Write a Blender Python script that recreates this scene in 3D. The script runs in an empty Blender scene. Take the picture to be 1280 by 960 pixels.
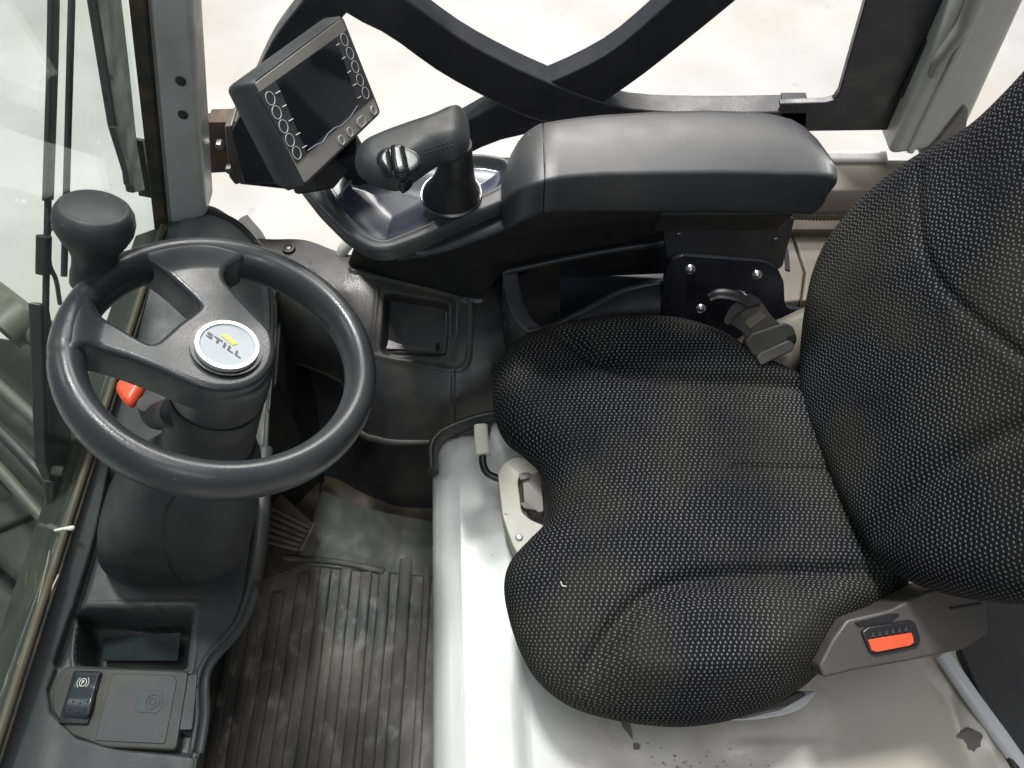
import bpy, math, random
import numpy as np
from mathutils import Vector, Matrix
random.seed(4); np.random.seed(4)
S = bpy.context.scene
COL = S.collection

# ------------------------------------------------------------------ camera
TH = math.radians(58.0)                       # pitch below the horizon
CAM = np.array([0.0, 0.0, 1.30]); FPX = 970.0
cd = bpy.data.cameras.new('camera'); cam = bpy.data.objects.new('camera', cd); COL.objects.link(cam)
cam.location = CAM; cam.rotation_euler = (math.radians(90) - TH, 0, 0)
cd.sensor_width = 36; cd.lens = 36 * FPX / 1280; cd.clip_start = 0.02; cd.clip_end = 200
S.camera = cam
# ------------------------------------------------------------------ light
S.view_settings.view_transform = 'Standard'; S.view_settings.look = 'None'
S.view_settings.exposure = 0.0; S.view_settings.gamma = 1.0
w = bpy.data.worlds.new('World'); S.world = w; w.use_nodes = True
bg = w.node_tree.nodes['Background']; bg.inputs[0].default_value = (0.93, 0.97, 1.0, 1); bg.inputs[1].default_value = 0.28

def area(name, loc, target, size, power, color=(1, 1, 1), size_y=None):
    l = bpy.data.lights.new(name, 'AREA'); l.energy = power; l.color = color; l.size = size
    if size_y: l.shape = 'RECTANGLE'; l.size_y = size_y
    o = bpy.data.objects.new(name, l); COL.objects.link(o); o.location = loc
    o.rotation_euler = (Vector(target) - Vector(loc)).to_track_quat('-Z', 'Y').to_euler(); return o
area('hall_lamp', (-0.62, 2.15, 5.2), (0.1, 0.4, 0.4), 0.6, 330, (1.0, 0.985, 0.96))
area('hall_lamp', (0.1, 0.1, 5.6), (0.1, 0.4, 0.4), 1.6, 60, (1.0, 0.99, 0.97))
area('hall_lamp', (-4.5, 1.5, 5.0), (-0.2, 0.4, 0.3), 1.2, 50, (0.94, 0.98, 1.0))
area('hall_lamp', (0.7, 6.0, 5.4), (0.2, 1.0, 0.2), 2.6, 420, (1.0, 0.97, 0.92))
area('hall_lamp', (0.6, -3.2, 4.6), (0.1, 0.4, 0.4), 1.0, 40, (0.95, 0.97, 1.0))

# ------------------------------------------------------------------ pixel geometry (pixels of the 1280x960 photograph)
R_ = np.array([1.0, 0, 0]); U_ = np.array([0, math.sin(TH), math.cos(TH)]); F_ = np.array([0, math.cos(TH), -math.sin(TH)])
def ray(px, py): return F_ + (px - 640) / FPX * R_ + (480 - py) / FPX * U_
def at(px, py, z):
    r = ray(px, py); return CAM + r * ((z - CAM[2]) / r[2])
def aty(px, py, y):
    r = ray(px, py); return CAM + r * (y / r[1])
def proj(P):
    P = np.atleast_2d(P) - CAM; d = P @ F_
    return np.stack([640 + FPX * (P @ R_) / d, 480 - FPX * (P @ U_) / d], 1)
def nrm(v): v = np.asarray(v, float); return v / np.linalg.norm(v)
class Plane:
    def __init__(s, o, n, e1):
        s.o = np.asarray(o, float); s.n = nrm(n); e1 = np.asarray(e1, float)
        s.e1 = nrm(e1 - s.n * (e1 @ s.n)); s.e2 = np.cross(s.n, s.e1)
    def hit(s, px, py, h=0):
        r = ray(px, py); o = s.o + s.n * h; p = CAM + r * (((o - CAM) @ s.n) / (r @ s.n)) - o
        return (p @ s.e1, p @ s.e2)
    def pt(s, a, b, h=0): return s.o + s.e1 * a + s.e2 * b + s.n * h
    def P(s, px, py, h=0): a, b = s.hit(px, py, h); return s.pt(a, b, h)
    def pts(s, pxs, h=0): return [s.P(x, y, h) for x, y in pxs]
def HZ(z): return Plane((0, 0, z), (0, 0, 1), (1, 0, 0))
def VY(y): return Plane((0, y, 0), (0, -1, 0), (1, 0, 0))    # e2 = z up

# ------------------------------------------------------------------ materials
MATS = {}
def mat(name, base, rough=0.5, metal=0.0, bump=0.0, bscale=400, dirt=None, dscale=9, damt=0.4, rvar=0.12, coat=0.0, spec=0.5,
        damin=0.48, grime=None, gmin=.6, gscale=30, gsoft=.05, dirt_shade_xmask=None, stretch=None):
    if name in MATS: return MATS[name]
    m = bpy.data.materials.new(name); m.use_nodes = True; nt = m.node_tree; N = nt.nodes; L = nt.links
    b = N['Principled BSDF']; b.inputs['Roughness'].default_value = rough; b.inputs['Metallic'].default_value = metal
    b.inputs['Coat Weight'].default_value = coat; b.inputs['Specular IOR Level'].default_value = spec
    tc = N.new('ShaderNodeTexCoord')
    def noise(sc, det=4):
        n = N.new('ShaderNodeTexNoise'); n.inputs['Scale'].default_value = sc; n.inputs['Detail'].default_value = det
        if stretch:
            mp = N.new('ShaderNodeMapping'); mp.inputs['Scale'].default_value = stretch; L.new(tc.outputs['Object'], mp.inputs['Vector']); L.new(mp.outputs[0], n.inputs['Vector'])
        else: L.new(tc.outputs['Object'], n.inputs['Vector'])
        return n.outputs['Fac']
    def ramp(f, a, b_):
        r = N.new('ShaderNodeMapRange'); r.inputs['From Min'].default_value = a; r.inputs['From Max'].default_value = b_
        r.clamp = True; L.new(f, r.inputs['Value']); return r.outputs['Result']
    def mixc(f, a, b_):
        x = N.new('ShaderNodeMix'); x.data_type = 'RGBA'
        L.new(f, x.inputs['Factor'])
        for s, v in ((6, a), (7, b_)):
            if isinstance(v, tuple): x.inputs[s].default_value = (*v, 1)
            else: L.new(v, x.inputs[s])
        return x.outputs[2]
    def mul(f, k):
        x = N.new('ShaderNodeMath'); x.operation = 'MULTIPLY'; L.new(f, x.inputs[0]); x.inputs[1].default_value = k; return x.outputs[0]
    big = noise(dscale, 6)
    c = mixc(ramp(noise(3.1, 3), .3, .7), tuple(v * .9 for v in base), tuple(min(1, v * 1.1) for v in base))
    if dirt:
        df = mul(ramp(big, damin, damin + .2), damt)
        if dirt_shade_xmask:
            sx = N.new('ShaderNodeSeparateXYZ'); L.new(tc.outputs['Object'], sx.inputs[0]); mm = N.new('ShaderNodeMath'); mm.operation = 'MULTIPLY'
            L.new(ramp(sx.outputs[0], *dirt_shade_xmask), mm.inputs[0]); L.new(df, mm.inputs[1]); df = mm.outputs[0]
        c = mixc(df, c, dirt)
    if grime: c = mixc(ramp(noise(gscale, 8), gmin, gmin + gsoft), c, grime)
    L.new(c, b.inputs['Base Color'])
    rr = N.new('ShaderNodeMapRange'); rr.inputs['From Min'].default_value = .3; rr.inputs['From Max'].default_value = .7
    rr.inputs['To Min'].default_value = max(0.02, rough - rvar); rr.inputs['To Max'].default_value = min(1, rough + rvar)
    L.new(noise(26, 6), rr.inputs['Value']); L.new(rr.outputs[0], b.inputs['Roughness'])
    if bump:
        bp = N.new('ShaderNodeBump'); bp.inputs['Strength'].default_value = bump; bp.inputs['Distance'].default_value = 0.0006
        L.new(noise(bscale, 2), bp.inputs['Height']); L.new(bp.outputs[0], b.inputs['Normal'])
    MATS[name] = m; return m

rim_plastic = mat('rim_plastic', (.030, .031, .037), .31, bump=.25, bscale=900, dirt=(.06, .058, .055), damt=.35, rvar=.1, grime=(.11, .105, .095), gmin=.70, gscale=140, gsoft=.06)
knob_plastic = mat('knob_plastic', (.030, .032, .034), .5, bump=.3, bscale=900, dirt=(.07, .07, .066), damt=.3, grime=(.11, .105, .095), gmin=.70, gscale=130, gsoft=.06)
col_plastic = mat('column_plastic', (.022, .024, .025), .55, bump=.4, bscale=700, dirt=(.06, .055, .045), damt=.4, grime=(.11, .105, .095), gmin=.70, gscale=130, gsoft=.06)
dash_plastic = mat('dash_plastic', (.046, .050, .052), .55, bump=.5, bscale=700, dirt=(.11, .10, .085), damt=.45, grime=(.11, .105, .095), gmin=.70, gscale=130, gsoft=.06)
console_plastic = mat('console_plastic', (.040, .045, .050), .5, bump=.5, bscale=700, dirt=(.085, .07, .055), damt=.5, grime=(.11, .105, .095), gmin=.70, gscale=130, gsoft=.06)
trim_plastic = mat('trim_plastic', (.030, .029, .031), .38, bump=.5, bscale=600, dirt=(.075, .068, .050), damt=.5, rvar=.15, grime=(.11, .105, .095), gmin=.70, gscale=120, gsoft=.06)
black_plastic = mat('black_plastic', (.016, .016, .018), .5, bump=.4, bscale=700, dirt=(.04, .036, .03), damt=.35)
gloss_black = mat('gloss_black', (.012, .012, .014), .30, rvar=.08)
arm_plastic = mat('arm_plastic', (.036, .037, .041), .42, bump=.16, bscale=1100, dirt=(.075, .073, .070), damt=.5, rvar=.05, grime=(.11, .105, .095), gmin=.70, gscale=110, gsoft=.06)
frame_black = mat('frame_black', (.022, .023, .029), .34, bump=.2, bscale=300, dirt=(.05, .045, .045), damt=.3)
white_paint = mat('white_paint', (.72, .72, .70), .30, dirt=(.46, .42, .33), damt=.5, dscale=5, rvar=.1, damin=.52, grime=(.16, .14, .11), gmin=.72, gscale=24)
hood_paint = mat('hood_paint', (.565, .565, .56), .29, dirt=(.37, .345, .285), damt=.95, dscale=5, rvar=.08, damin=.27, grime=(.20, .17, .13), gmin=.74, gscale=26, dirt_shade_xmask=(-.06, .03))  # dirt layer also paints in the shade and dark reflection below the seat
cream = mat('cream_plastic', (.62, .61, .54), .45, bump=.2, dirt=(.35, .28, .18), damt=.5, grime=(.2, .15, .09), gmin=.70, gscale=90)
grey_paint = mat('grey_paint', (.40, .405, .41), .42, dirt=(.22, .21, .19), damt=.5, rvar=.1)
pillar_paint = mat('pillar_paint', (.50, .51, .49), .38, dirt=(.30, .29, .25), damt=.6, rvar=.1)
beige_paint = mat('beige_paint', (.20, .18, .15), .42, dirt=(.17, .14, .10), damt=.7, rvar=.1)
seal_rubber = mat('seal_rubber', (.020, .018, .015), .6, dirt=(.10, .065, .03), damt=.8, dscale=22)
seal_tan = mat('seal_tan', (.09, .08, .055), .6, dirt=(.09, .065, .035), damt=.8, dscale=30)
floor_m = mat('floor_mat_rubber', (.040, .038, .036), .62, bump=.6, bscale=260, dirt=(.15, .135, .11), damt=.9, dscale=7, damin=.38, rvar=.15, grime=(.21, .20, .17), gmin=.52, gscale=30, gsoft=.18, stretch=(1.2, .85, 1))
foot_m = mat('footrest_rubber', (.085, .088, .07), .6, bump=.6, bscale=260, dirt=(.17, .165, .13), damt=.7, dscale=16, rvar=.2)
rib_m = mat('rib_rubber', (.036, .036, .038), .6, bump=.5, bscale=260, dirt=(.13, .115, .09), damt=.9, dscale=7, damin=.40, rvar=.15, grime=(.19, .18, .155), gmin=.56, gscale=30, gsoft=.18, stretch=(1.2, .85, 1))
floor_metal = mat('floor_metal', (.06, .05, .038), .55, dirt=(.17, .12, .07), damt=.8, dscale=18)
pedal_m = mat('pedal_metal', (.15, .115, .07), .5, dirt=(.06, .05, .035), damt=.7, dscale=40)
red = mat('red_plastic', (.75, .085, .03), .38, dirt=(.5, .08, .04), damt=.3)
steel = mat('steel', (.5, .5, .5), .3, metal=1, dirt=(.3, .3, .3), damt=.4)
silver = mat('silver_badge', (.36, .385, .42), .5)
chrome = mat('chrome_ring', (.62, .63, .65), .35, metal=.4, rvar=.03)
ink = mat('dark_lettering', (.06, .06, .07), .5)
yellow = mat('yellow_print', (.90, .66, .06), .5)
bezel = mat('bezel_silver', (.36, .34, .31), .42, metal=.35, dirt=(.15, .13, .10), damt=.5)
screen_m = mat('screen_glass', (.010, .012, .016), .06, rvar=.03, dirt=(.02, .02, .02), damt=.3)
keypad_m = mat('keypad_face', (.040, .040, .046), .35)
print_m = mat('pale_print', (.62, .62, .60), .5)
bluegloss = mat('glossy_panel', (.030, .035, .055), .30, rvar=.05, dirt=(.06, .065, .08), damt=.4, coat=.3)
mast_m = mat('mast_steel', (.020, .024, .017), .5, dirt=(.045, .045, .032), damt=.6, dscale=14)
mast_l = mat('mast_pale', (.11, .115, .085), .5, dirt=(.08, .08, .06), damt=.6, dscale=30)
wiper_m = mat('wiper_black', (.020, .026, .024), .45)
hose_m = mat('hose_grey', (.09, .085, .065), .5, dirt=(.07, .06, .05), damt=.6)
web_m = mat('webbing', (.026, .026, .023), .7, bump=.8, bscale=1400, dirt=(.075, .07, .052), damt=.5, dscale=40)
chip_m = mat('bare_chip', (.13, .12, .12), .6)
lint_m = mat('white_lint', (.6, .6, .55), .8)
ground_m = mat('ground_concrete', (.50, .495, .475), .5, dirt=(.45, .40, .34), damt=.5, dscale=2.2, damin=.47, rvar=.1, spec=.3, grime=(.38, .36, .33), gmin=.66, gscale=8, gsoft=.12)

def fabric():
    m = bpy.data.materials.new('dotted_fabric'); m.use_nodes = True; nt = m.node_tree; N = nt.nodes; L = nt.links
    b = N['Principled BSDF']; b.inputs['Roughness'].default_value = .85; b.inputs['Sheen Weight'].default_value = .0
    b.inputs['Sheen Roughness'].default_value = .5; b.inputs['Specular IOR Level'].default_value = .12
    uv = N.new('ShaderNodeUVMap')
    def vm(op, a, v=None):
        x = N.new('ShaderNodeVectorMath'); x.operation = op; L.new(a, x.inputs[0])
        if v is not None:
            if isinstance(v, tuple): x.inputs[1].default_value = v
            else: L.new(v, x.inputs[1])
        return x
    wob = N.new('ShaderNodeTexNoise'); wob.inputs['Scale'].default_value = 45; L.new(uv.outputs[0], wob.inputs['Vector'])
    off = vm('SCALE', vm('SUBTRACT', wob.outputs['Color'], (.5, .5, .5)).outputs[0]); off.inputs['Scale'].default_value = .0026
    base = vm('ADD', uv.outputs[0], off.outputs[0]).outputs[0]
    def mth(op, a, b_=None, c_=None):
        x = N.new('ShaderNodeMath'); x.operation = op
        for k_, v_ in enumerate((a, b_, c_)):
            if v_ is None: continue
            if isinstance(v_, (int, float)): x.inputs[k_].default_value = v_
            else: L.new(v_, x.inputs[k_])
        return x.outputs[0]
    PA, PH = .0058, .0039
    sp = N.new('ShaderNodeSeparateXYZ'); L.new(base, sp.inputs[0])
    rowf = mth('DIVIDE', sp.outputs[1], PH); row = mth('FLOOR', rowf)
    odd = mth('FLOORED_MODULO', row, 2.0); half = mth('GREATER_THAN', mth('FLOORED_MODULO', row, 8.0), 3.5)
    xx = mth('ADD', mth('DIVIDE', sp.outputs[0], PA), mth('ADD', mth('MULTIPLY', odd, .62), mth('MULTIPLY', half, .5)))
    fx = mth('MULTIPLY', mth('SUBTRACT', mth('FRACT', xx), .5), PA); fy = mth('MULTIPLY', mth('SUBTRACT', mth('FRACT', rowf), .5), PH * .85)
    dd = mth('SQRT', mth('ADD', mth('MULTIPLY', fx, fx), mth('MULTIPLY', fy, fy)))
    r = N.new('ShaderNodeMapRange'); r.inputs['From Min'].default_value = .00130; r.inputs['From Max'].default_value = .00052; L.new(dd, r.inputs['Value'])
    tc = N.new('ShaderNodeTexCoord')
    n1 = N.new('ShaderNodeTexNoise'); n1.inputs['Scale'].default_value = 6; n1.inputs['Detail'].default_value = 5; L.new(tc.outputs['Object'], n1.inputs['Vector'])
    dust = N.new('ShaderNodeMapRange'); dust.inputs['From Min'].default_value = .42; dust.inputs['From Max'].default_value = .72; L.new(n1.outputs['Fac'], dust.inputs['Value'])
    mx0 = N.new('ShaderNodeMix'); mx0.data_type = 'RGBA'; L.new(dust.outputs[0], mx0.inputs['Factor'])
    mx0.inputs[6].default_value = (.0050, .0052, .0075, 1); mx0.inputs[7].default_value = (.024, .0235, .0195, 1)
    n2 = N.new('ShaderNodeTexNoise'); n2.inputs['Scale'].default_value = 500; L.new(uv.outputs[0], n2.inputs['Vector'])
    nw = N.new('ShaderNodeTexNoise'); nw.inputs['Scale'].default_value = 9; nw.inputs['Detail'].default_value = 6; L.new(uv.outputs[0], nw.inputs['Vector'])
    wr = N.new('ShaderNodeMapRange'); wr.inputs['From Min'].default_value = .36; wr.inputs['From Max'].default_value = .62; wr.inputs['To Min'].default_value = .55; wr.inputs['To Max'].default_value = 1.1; L.new(nw.outputs['Fac'], wr.inputs['Value'])
    dv = N.new('ShaderNodeMath'); dv.operation = 'MULTIPLY'; L.new(mth('MULTIPLY', r.outputs[0], wr.outputs[0]), dv.inputs[0]); L.new(n2.outputs['Fac'], dv.inputs[1])
    dv2 = N.new('ShaderNodeMath'); dv2.operation = 'MULTIPLY'; L.new(dv.outputs[0], dv2.inputs[0]); dv2.inputs[1].default_value = 1.7; dv2.use_clamp = True
    mx = N.new('ShaderNodeMix'); mx.data_type = 'RGBA'; L.new(dv2.outputs[0], mx.inputs['Factor'])
    L.new(mx0.outputs[2], mx.inputs[6]); mx.inputs[7].default_value = (.150, .153, .152, 1)
    L.new(mx.outputs[2], b.inputs['Base Color'])
    bp = N.new('ShaderNodeBump'); bp.inputs['Strength'].default_value = .5; bp.inputs['Distance'].default_value = .0008
    ad = N.new('ShaderNodeMath'); ad.operation = 'ADD'; L.new(r.outputs[0], ad.inputs[0]); L.new(n2.outputs['Fac'], ad.inputs[1])
    L.new(ad.outputs[0], bp.inputs['Height']); L.new(bp.outputs[0], b.inputs['Normal'])
    return m
fabric_m = fabric()
def glassmat():
    m = bpy.data.materials.new('window_glass'); m.use_nodes = True; nt = m.node_tree; N = nt.nodes; L = nt.links
    N.remove(N['Principled BSDF']); out = N['Material Output']
    t = N.new('ShaderNodeBsdfTransparent'); t.inputs[0].default_value = (.90, .945, .93, 1)
    g = N.new('ShaderNodeBsdfGlossy'); g.inputs['Roughness'].default_value = .02; g.inputs[0].default_value = (.9, .95, .95, 1)
    d = N.new('ShaderNodeBsdfDiffuse'); d.inputs[0].default_value = (.5, .5, .45, 1)
    lw = N.new('ShaderNodeLayerWeight'); lw.inputs['Blend'].default_value = .5
    pw = N.new('ShaderNodeMath'); pw.operation = 'POWER'; L.new(lw.outputs['Facing'], pw.inputs[0]); pw.inputs[1].default_value = 4.0
    f = N.new('ShaderNodeMath'); f.operation = 'MULTIPLY_ADD'; L.new(pw.outputs[0], f.inputs[0]); f.inputs[1].default_value = .27; f.inputs[2].default_value = .02
    x = N.new('ShaderNodeMixShader'); L.new(f.outputs[0], x.inputs[0]); L.new(t.outputs[0], x.inputs[1]); L.new(g.outputs[0], x.inputs[2])
    tc = N.new('ShaderNodeTexCoord'); n = N.new('ShaderNodeTexNoise'); n.inputs['Scale'].default_value = 5; n.inputs['Detail'].default_value = 6
    L.new(tc.outputs['Object'], n.inputs['Vector'])
    r = N.new('ShaderNodeMapRange'); r.inputs['From Min'].default_value = .4; r.inputs['From Max'].default_value = .8
    r.inputs['To Min'].default_value = .0; r.inputs['To Max'].default_value = .03; L.new(n.outputs['Fac'], r.inputs['Value'])
    y = N.new('ShaderNodeMixShader'); L.new(r.outputs[0], y.inputs[0]); L.new(x.outputs[0], y.inputs[1]); L.new(d.outputs[0], y.inputs[2])
    L.new(y.outputs[0], out.inputs['Surface']); return m
glass_m = glassmat()

# ------------------------------------------------------------------ builders
ORG = {}
def thing(name, label, cat, loc, group=None):
    o = bpy.data.objects.new(name, None); COL.objects.link(o); o.empty_display_size = .05
    o.location = loc; ORG[o.name] = np.array(loc, float); o['label'] = label; o['category'] = cat
    if group: o['group'] = group
    return o
def tag(o, label=None, cat=None, group=None, kind=None):
    for k, v in (('label', label), ('category', cat), ('group', group), ('kind', kind)):
        if v: o[k] = v
    return o
def mk(name, V, Fc, m, parent=None, smooth=True, bevel=0, seg=2, sub=0, angle=35, uv=None, solid=0):
    V = np.asarray(V, float)
    if parent is None: org = np.array([V[:, 0].mean(), V[:, 1].mean(), V[:, 2].min()])
    else: org = ORG[parent.name]
    me = bpy.data.meshes.new(name); me.from_pydata((V - org).tolist(), [], [list(map(int, f)) for f in Fc]); me.validate()
    import bmesh
    b = bmesh.new(); b.from_mesh(me); bmesh.ops.recalc_face_normals(b, faces=b.faces); b.to_mesh(me); b.free()
    o = bpy.data.objects.new(name, me); COL.objects.link(o); me.materials.append(m)
    if parent is None: o.location = org
    else: o.parent = parent
    ORG[o.name] = org
    if uv is not None:
        ul = me.uv_layers.new(name='UVMap'); vi = np.empty(len(me.loops), int); me.loops.foreach_get('vertex_index', vi)
        ul.data.foreach_set('uv', np.asarray(uv)[vi].astype(np.float32).ravel())
    if smooth:
        me.polygons.foreach_set('use_smooth', [True] * len(me.polygons))
        if angle < 180 and not bevel: me.set_sharp_from_angle(angle=math.radians(angle))
    if solid:
        s = o.modifiers.new('s', 'SOLIDIFY'); s.thickness = abs(solid); s.offset = -1 if solid > 0 else 1
    if bevel:
        s = o.modifiers.new('b', 'BEVEL'); s.width = bevel; s.segments = seg; s.limit_method = 'ANGLE'; s.angle_limit = math.radians(28); s.harden_normals = True
    if sub:
        s = o.modifiers.new('u', 'SUBSURF'); s.levels = sub; s.render_levels = sub
    return o
def cr_closed(P, n):
    P = np.asarray(P, float); k = len(P); out = []
    for i in range(k):
        p0, p1, p2, p3 = P[i - 1], P[i], P[(i + 1) % k], P[(i + 2) % k]
        for t in np.linspace(0, 1, 12, endpoint=False):
            out.append(.5 * (2 * p1 + (p2 - p0) * t + (2 * p0 - 5 * p1 + 4 * p2 - p3) * t * t + (3 * p1 - p0 - 3 * p2 + p3) * t ** 3))
    return resample(np.array(out + [out[0]]), n + 1)[:-1]
def cr_open(P, n):
    P = np.asarray(P, float)
    if len(P) == 2: return resample(P, n)
    Q = np.vstack([2 * P[0] - P[1], P, 2 * P[-1] - P[-2]]); out = []
    for i in range(1, len(Q) - 2):
        p0, p1, p2, p3 = Q[i - 1:i + 3]
        for t in np.linspace(0, 1, 12, endpoint=False):
            out.append(.5 * (2 * p1 + (p2 - p0) * t + (2 * p0 - 5 * p1 + 4 * p2 - p3) * t * t + (3 * p1 - p0 - 3 * p2 + p3) * t ** 3))
    out.append(P[-1]); return resample(np.array(out), n)
def resample(P, n):
    d = np.r_[0, np.cumsum(np.linalg.norm(np.diff(P, axis=0), axis=1))]; t = np.linspace(0, d[-1], n)
    return np.stack([np.interp(t, d, P[:, k]) for k in range(P.shape[1])], 1)
def sweepdist(Q, L):
    Q = np.asarray(Q, float); L = np.asarray(L, float); best = np.full(len(Q), 1e9)
    for a, b in zip(L[:-1], L[1:]):
        ab = b - a; t = np.clip(((Q - a) @ ab) / max(ab @ ab, 1e-12), 0, 1)
        best = np.minimum(best, np.linalg.norm(Q - a - t[:, None] * ab, axis=1))
    return best
def inside(Q, L):
    x, y = Q[:, 0], Q[:, 1]; c = np.zeros(len(Q), bool)
    for (x1, y1), (x2, y2) in zip(L, np.roll(L, -1, axis=0)):
        if y1 == y2: continue
        k = ((y1 > y) != (y2 > y)) & (x < (x2 - x1) * (y - y1) / (y2 - y1) + x1); c ^= k
    return c
def sdf(Q, L):
    L = np.asarray(L, float); d = sweepdist(Q, np.vstack([L, L[:1]])); return np.where(inside(Q, L), -d, d)
def sstep(a, b, x):
    t = np.clip((x - a) / (b - a), 0, 1); return t * t * (3 - 2 * t)

def prism(name, P, d, m, parent=None, bevel=.002, seg=2, **k):
    P = np.asarray(P, float); n = len(P); V = np.vstack([P, P + np.asarray(d, float)])
    F = [list(range(n)), list(range(2 * n - 1, n - 1, -1))] + [[i, (i + 1) % n, (i + 1) % n + n, i + n] for i in range(n)]
    return mk(name, V, F, m, parent, bevel=bevel, seg=seg, **k)
def loft(name, secs, m, parent=None, caps=True, closed=True, **k):
    n = len(secs[0]); V = np.vstack(secs); F = []
    for j in range(len(secs) - 1):
        for i in range(n if closed else n - 1):
            a = j * n + i; b = j * n + (i + 1) % n; F.append([a, b, b + n, a + n])
    if caps and closed: F += [list(range(n)), list(range(len(V) - 1, len(V) - n - 1, -1))]
    return mk(name, V, F, m, parent, **k)
def tube(name, P, r, m, parent=None, n=16, steps=None, asp=(1, 1), up=None, close=False, smoothpath=True, sq=2.0, round_end=False, **k):
    P = np.asarray(P, float); steps = steps or max(2, 8 * (len(P) - 1))
    rr = np.full(len(P), r) if np.isscalar(r) else np.asarray(r, float)
    X = np.hstack([P, rr[:, None]])
    X = (cr_open(X, steps) if smoothpath else X); Q = X[:, :3]; rr = X[:, 3]
    T = np.gradient(Q, axis=0); T /= np.linalg.norm(T, axis=1)[:, None]
    if up is None: up = np.array([0, 0, 1.0]) if abs(T[0][2]) < .9 else np.array([0, 1.0, 0])
    a = np.linspace(0, 2 * np.pi, n, endpoint=False) + (np.pi / n)
    ca, sa = np.cos(a), np.sin(a)
    ca = np.sign(ca) * abs(ca) ** (2 / sq); sa = np.sign(sa) * abs(sa) ** (2 / sq)
    secs = []; u = np.asarray(up, float)
    for q, t, ra in zip(Q, T, rr):
        u = u - t * (u @ t); u /= np.linalg.norm(u); v = np.cross(t, u)
        secs.append(q + ra * (ca[:, None] * v * asp[0] + sa[:, None] * u * asp[1]))
    if round_end:
        for e, s in ((0, -1), (-1, 1)):
            c = secs[e].mean(0); ext = T[e] * s * rr[e]
            add = [c + (secs[e] - c) * math.cos(f) + ext * math.sin(f) for f in (.5, .9, 1.25, 1.45)]
            secs = (add[::-1] + secs) if e == 0 else (secs + add)
    return loft(name, secs, m, parent, **k)
def lathe(name, prof, pl, c, m, parent=None, n=64, **k):
    a = np.linspace(0, 2 * np.pi, n, endpoint=False)
    secs = [np.array([pl.pt(c[0] + r * math.cos(t), c[1] + r * math.sin(t), h) for t in a]) for r, h in prof]
    return loft(name, secs, m, parent, **k)
def box(name, c, e, size, m, parent=None, bevel=.002, **k):
    c = np.asarray(c, float); e = [nrm(x) for x in e]; a, b, h = [s / 2 for s in size]
    P = [c + e[0] * sx * a + e[1] * sy * b + e[2] * h for sx, sy in ((-1, -1), (1, -1), (1, 1), (-1, 1))]
    return prism(name, P, -e[2] * 2 * h, m, parent, bevel=bevel, **k)
def pebble(name, out, pl, m, parent=None, h=0, top=.02, edge=.01, crown=0, bot=.02, bedge=None, bands=(), nang=120, rings=36,
           center=None, is_px=True, tilt=(0, 0), hfun=None, **k):
    """closed outline on a plane, domed on both sides; bands = (px polyline, height, width px): grooves (-) or rolls (+)"""
    O = np.array([pl.hit(x, y, h) for x, y in out]) if is_px else np.asarray(out, float)
    O = cr_closed(O, nang); c = O.mean(0) if center is None else np.array(pl.hit(*center, h))
    bedge = bedge or edge
    rs = 1 - (1 - np.linspace(0, 1, rings)) ** 1.7; rs[-1] = 1
    def side(sgn, H, E, cr):
        secs = []
        for r in rs:
            Q = c + (O - c) * r; d = np.clip(-sdf(Q, O), 0, None) if r < 1 else np.zeros(len(Q))
            x = np.clip(d / E, 0, 1); hh = H * np.sqrt(np.clip(1 - (1 - x) ** 2, 0, 1)) + cr * (1 - r ** 2)
            P3 = np.array([pl.pt(q[0], q[1], h) for q in Q])
            if sgn > 0 and (bands or hfun):
                px = proj(P3)
                for L, amt, wd in bands:
                    hh = hh + amt * np.exp(-(sweepdist(px, cr_open(L, 40)) / wd) ** 2) * sstep(0, 1, x)
                if hfun: hh = hh + hfun(px) * sstep(0, 1, x)
            P3 = P3 + pl.n * (sgn * hh + Q @ np.array(tilt))[:, None]
            secs.append(P3)
        return secs
    T = side(1, top, edge, crown); Bm = side(-1, bot, bedge, 0)
    secs = T + Bm[::-1][1:]
    n = nang; V = np.vstack([T[0].mean(0)[None]] + secs[1:-1] + [Bm[0].mean(0)[None]]); F = []
    for i in range(n): F.append([0, 1 + i, 1 + (i + 1) % n])
    K = len(secs) - 2
    for j in range(K - 1):
        for i in range(n):
            a = 1 + j * n + i; b = 1 + j * n + (i + 1) % n; F.append([a, a + n, b + n, b])
    last = len(V) - 1
    for i in range(n): F.append([last, 1 + (K - 1) * n + (i + 1) % n, 1 + (K - 1) * n + i])
    A = np.vstack([T[0].mean(0)[None]] + secs[1:-1] + [Bm[0].mean(0)[None]]) 
    # arc-length uv along each spoke
    uv = np.zeros((len(V), 2)); uv[0] = c; cum = np.zeros(n); prev = np.repeat(V[:1], n, 0)
    dirs = (O - c) / np.linalg.norm(O - c, axis=1)[:, None]
    for j in range(K):
        cur = V[1 + j * n:1 + (j + 1) * n]; cum += np.linalg.norm(cur - prev, axis=1); prev = cur
        uv[1 + j * n:1 + (j + 1) * n] = c + dirs * cum[:, None]
    uv[last] = c
    return mk(name, V, F, m, parent, uv=uv, angle=180, **k)
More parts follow.
